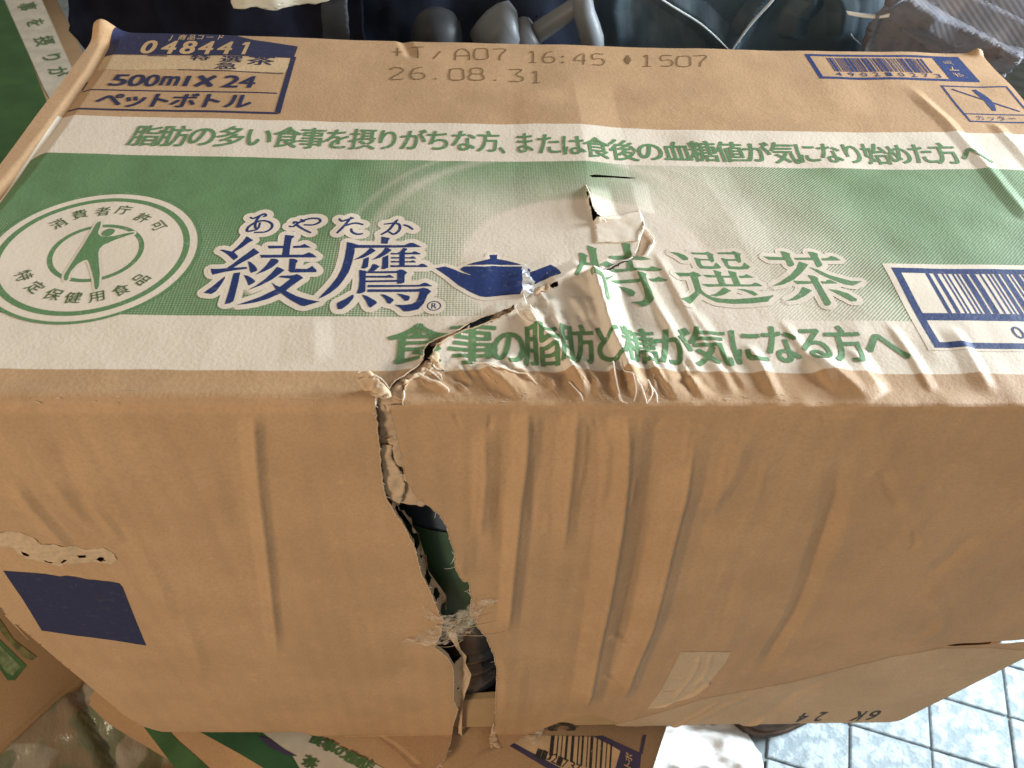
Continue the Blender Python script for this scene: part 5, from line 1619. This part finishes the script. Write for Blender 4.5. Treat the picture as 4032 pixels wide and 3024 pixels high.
def sheet(name, px_poly, y, fn, mat, parent=None, step=2.6, slope=0.0, rough=0.6):
    """cloth or film hanging behind the carton: traced outline at distance y, folds as relief (mm, towards the camera)"""
    p = on_plane(px_poly, 1, y)
    P2_ = p[:, [0, 2]] * 1000
    poly = rough_poly(P2_, 3.0, rough, 95)
    tri_ = soup_split(tris_of(poly), step)
    pt = np.round(tri_.reshape(-1, 2), 3)
    u_, iv = np.unique(pt, axis=0, return_inverse=True)
    rel = fn(u_[:, 0], u_[:, 1])
    V = np.column_stack([u_[:, 0], y * 1000 - rel + slope * (u_[:, 1] - P2_[:, 1].min()), u_[:, 1]]) / 1000
    fc = iv.reshape(-1, 3)
    fc = fc[(fc[:, 0] != fc[:, 1]) & (fc[:, 1] != fc[:, 2]) & (fc[:, 0] != fc[:, 2])]
    o_ = mesh(name, V, fc, mat, parent)
    m = o_.modifiers.new("thick", "SOLIDIFY")
    m.thickness = 0.0012
    m.offset = -1
    return o_


BLACKC = plain("black_navy_cloth", (0.006, 0.0065, 0.012), 0.92, 0.08, 0.3, 60)
NAVYC = plain("navy_cloth", (0.010, 0.014, 0.026), 0.85, 0.15, 0.3, 50)
GREYC = plain("grey_cloth", (0.055, 0.058, 0.066), 0.9, 0.1, 0.15, 50)
CREAMC = plain("cream_cloth", (0.52, 0.49, 0.40), 0.9, 0.1, 0.06, 40)
WPL = plain("cloudy_white_plastic", (0.13, 0.138, 0.148), 0.45, 0.35, 0.06, 40)
YF = lambda y: (lambda p: on_plane(p, 1, y)[:, [0, 2]] * 1000)

o = sheet("black_cloth", [(215, -260), (1380, -260), (1420, 180), (1500, 420), (600, 420), (330, 260), (240, 160), (222, 20)], 0.345, lambda a, b: vnoise(a / 45, b / 70, 100) * 22 + vnoise(a / 14, b / 26, 101) * 5, BLACKC, slope=0.25)
tag(o, "black cloth heaped behind the torn carton's left half", "cloth")
o = sheet("navy_cloth", [(1330, -260), (2300, -260), (2420, 420), (1330, 420)], 0.375, lambda a, b: vnoise(a / 40, b / 60, 103) * 18 + vnoise(a / 12, b / 20, 104) * 4, NAVYC, slope=0.25)
tag(o, "dark navy cloth behind the carton, left of the clear bag", "cloth")
o = sheet("grey_cloth", [(1252, -260), (1350, -260), (1365, 60), (1385, 220), (1275, 220), (1262, 60)], 0.325, lambda a, b: vnoise(a / 16, b / 30, 106) * 5, GREYC, slope=0.2)
tag(o, "narrow strip of grey cloth between the black and navy cloths", "cloth")
o = sheet("cream_cloth", [(890, -260), (1340, -260), (1300, 0), (1290, 12), (1240, 18), (1160, 22), (1090, 31), (1040, 28), (990, 20), (945, 33), (925, 31), (908, 10), (904, -60)], 0.315, lambda a, b: vnoise(a / 14, b / 20, 108) * 6, CREAMC, slope=0.2)
tag(o, "cream cloth edge hanging over the black cloth at the top", "cloth")

# dark blue-grey film and, at the far right, a grey cloth in broad folds
BAG = NT("blue_grey_film")
bn = BAG.noise(BAG.pos(), 14, 3)
bs = BAG.noise(BAG.pos(1, 1, 0.35), 45, 4, 0.6)
bc = BAG.mix(BAG.step(bn, 0.3, 0.7), (0.018, 0.036, 0.050), (0.042, 0.068, 0.088))
bc = BAG.mix(BAG.M("MULTIPLY", BAG.step(bs, 0.5, 0.75), 0.30), bc, (0.13, 0.15, 0.165))
BAGM = BAG.done(bc, 0.55, BAG.bump(bs, 0.25, 0.003), 0.3)
YY = 0.335
bagc = [C(YF(YY), p, *a) for p, a in (
    ([(2520, -60), (2640, 20), (2760, 95), (2850, 176), (2900, 230)], (5, 6, 9, .1, .1)), ([(3080, -60), (3042, 0), (2960, 90), (2900, 172), (2860, 230)], (6, 8, 9, .1, .1)),
    ([(3230, -40), (3215, 40), (3160, 90), (3130, 180)], (6, 10, 8, .2, .1)), ([(2450, -60), (2420, 60), (2440, 200)], (4, 10, 10, .2, .2)), ([(3300, -60), (3330, 60), (3300, 180)], (4, 8, 10, .2, .2)))]
bag = thing("dark_film_bag", "dark blue-grey plastic bag with thin pale tubes for its crease highlights behind the carton's right half", "bag", (0, 0, 0))
sheet("film", [(2270, -260), (3560, -260), (3540, 420), (2300, 420)], YY, lambda a, b: crease_field(a, b, bagc) + vnoise(a / 40, b / 55, 110) * 10 + vnoise(a / 10, b / 16, 111) * 2, BAGM, bag, 2.0, 0.2)
CREASE_GLINT = plain("crease_glint", (0.42, 0.46, 0.49), 0.4, 0.4)  # pale tubes paint the highlights along the bag's creases
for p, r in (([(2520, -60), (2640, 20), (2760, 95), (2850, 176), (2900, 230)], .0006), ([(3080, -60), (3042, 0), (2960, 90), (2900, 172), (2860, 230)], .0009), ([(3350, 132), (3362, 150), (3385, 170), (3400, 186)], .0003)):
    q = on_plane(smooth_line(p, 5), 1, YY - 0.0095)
    tube("crease_line", [q], r, CREASE_GLINT, bag)
GRY = NT("grey_mauve_cloth")
gs = GRY.noise(GRY.pos(1, 1, 0.5), 60, 3)
gc = GRY.mix(GRY.step(gs, 0.3, 0.7), (0.125, 0.125, 0.145), (0.21, 0.195, 0.205))
wv = GRY.n("ShaderNodeTexWave", bands_direction="DIAGONAL")
GRY.t.links.new(GRY.pos(), wv.inputs["Vector"])
wv.inputs["Scale"].default_value = 160.0
GRYM = GRY.done(gc, 0.85, GRY.bump(wv.outputs[0], 0.12, 0.0008), 0.15)
YG = 0.318
grc = [C(YF(YG), p, *a) for p, a in (
    ([(3480, -60), (3620, 30), (3800, 110), (4032, 215), (4200, 260)], (17, 14, 16, .05, .05)), ([(3620, -140), (3800, -30), (4032, 90), (4200, 160)], (15, 13, 15, .05, .05)), ([(3800, -160), (4032, -20), (4250, 90)], (13, 12, 14, .05, .05)),
    ([(3590, 70), (3680, 130), (3780, 200)], (8, 9, 9, .2, .2)), ([(3840, 235), (3900, 205), (3990, 215)], (8, 5, 7, .2, .2)), ([(3560, -120), (3510, -20), (3470, 60), (3440, 120), (3412, 186), (3390, 250)], (7, 3, 6, .1, .1)))]
o = sheet("grey_mauve_cloth", [(3540, -260), (4300, -260), (4300, 150), (4040, 205), (3985, 230), (3990, 280), (3968, 318), (3930, 290), (3860, 420), (3370, 420), (3405, 190), (3440, 110), (3480, 40)], YG, lambda a, b: crease_field(a, b, grc) + vnoise(a / 20, b / 25, 113) * 3, GRYM, None, 2.0, 0.2)
tag(o, "grey-mauve cloth in broad slanting folds at the top right corner", "cloth")
glint_pts = on_plane([(3335, 48), (3400, 58), (3460, 64), (3505, 54), (3500, 68), (3450, 74), (3390, 68), (3340, 58)], 1, 0.322)  # bright highlight put in as a solid white strip
tb2 = glint_pts + np.array([0, 0.002, 0])
o = mesh("highlight_strip", np.concatenate([glint_pts, tb2]), [tuple(range(8)), tuple(range(15, 7, -1))] + [(k, k + 8, (k + 1) % 8 + 8, (k + 1) % 8) for k in range(8)], FIBRE, None, smooth=False)
tag(o, "thin white strip added as a highlight between the dark bag and the grey cloth", "highlight")

# pale plastic pump: dome cap, cone cap, spout, tube
noz = thing("pump_bottle_top", "cloudy white pump top with cap, slanting spout and tube behind the carton", "pump", tuple(on_plane([(2060, 150)], 1, 0.33)[0]))
nl = np.array(noz.location)


def at(px, y):
    return on_plane([px], 1, y)[0] - nl


def rod(name, pts, radii, mat, parent):
    V, Fc = [], []
    n = 24
    P = [np.asarray(p, float) for p in pts]
    for i, p in enumerate(P):
        d = P[min(i + 1, len(P) - 1)] - P[max(i - 1, 0)]
        d /= np.linalg.norm(d)
        a = np.cross(d, [0, 1, 0.15])
        a /= np.linalg.norm(a)
        b = np.cross(d, a)
        for k in range(n):
            t = 2 * math.pi * k / n
            V.append(p + radii[i] * (math.cos(t) * a + math.sin(t) * b))
    for i in range(len(P) - 1):
        for k in range(n):
            Fc.append((i * n + k, i * n + (k + 1) % n, (i + 1) * n + (k + 1) % n, (i + 1) * n + k))
    Fc.append(tuple(range(n))[::-1])
    Fc.append(tuple(range((len(P) - 1) * n, len(P) * n)))
    return mesh(name, V, Fc, mat, parent)


rod("cap", [at(p, 0.325) for p in ((1930, 190), (1960, 150), (1985, 118), (2010, 96), (2030, 86), (2040, 84))], [0.0150, 0.0150, 0.0145, 0.0135, 0.0120, 0.0060], WPL, noz)
rod("neck", [at(p, 0.325) for p in ((2030, 175), (2065, 150), (2092, 130), (2105, 122))], [0.0115, 0.0110, 0.0105, 0.0085], WPL, noz)
rod("spout", [at(p, 0.325) for p in ((2085, 150), (2140, 112), (2200, 72), (2262, 32), (2300, 8))], [0.0058, 0.0058, 0.0056, 0.0054, 0.0052], WPL, noz)
rod("tube", [at(p, 0.320) for p in ((2292, -80), (2294, 0), (2300, 50), (2316, 100), (2330, 150), (2332, 230))], [0.0055, 0.0056, 0.0062, 0.0066, 0.0070, 0.0072], WPL, noz)
capb = thing("grey_bottle", "small grey bottle whose domed top peeks over the carton's back edge", "bottle", tuple(on_plane([(1722, 152)], 1, 0.325)[0]))
dome = lathe("domed_top", [(0.0, 0.0165), (0.006, 0.0160), (0.0105, 0.0135), (0.0135, 0.0090), (0.0148, 0.003), (0.0150, -0.012)], plain("grey_plastic_cap", (0.03, 0.032, 0.037), 0.5, 0.3), capb)
lathe("body", [(0.0150, -0.0121), (0.0155, -0.016), (0.019, -0.03), (0.022, -0.05), (0.022, -0.14), (0.0, -0.141)], plain("grey_plastic_body", (0.07, 0.075, 0.085), 0.5, 0.3), capb)
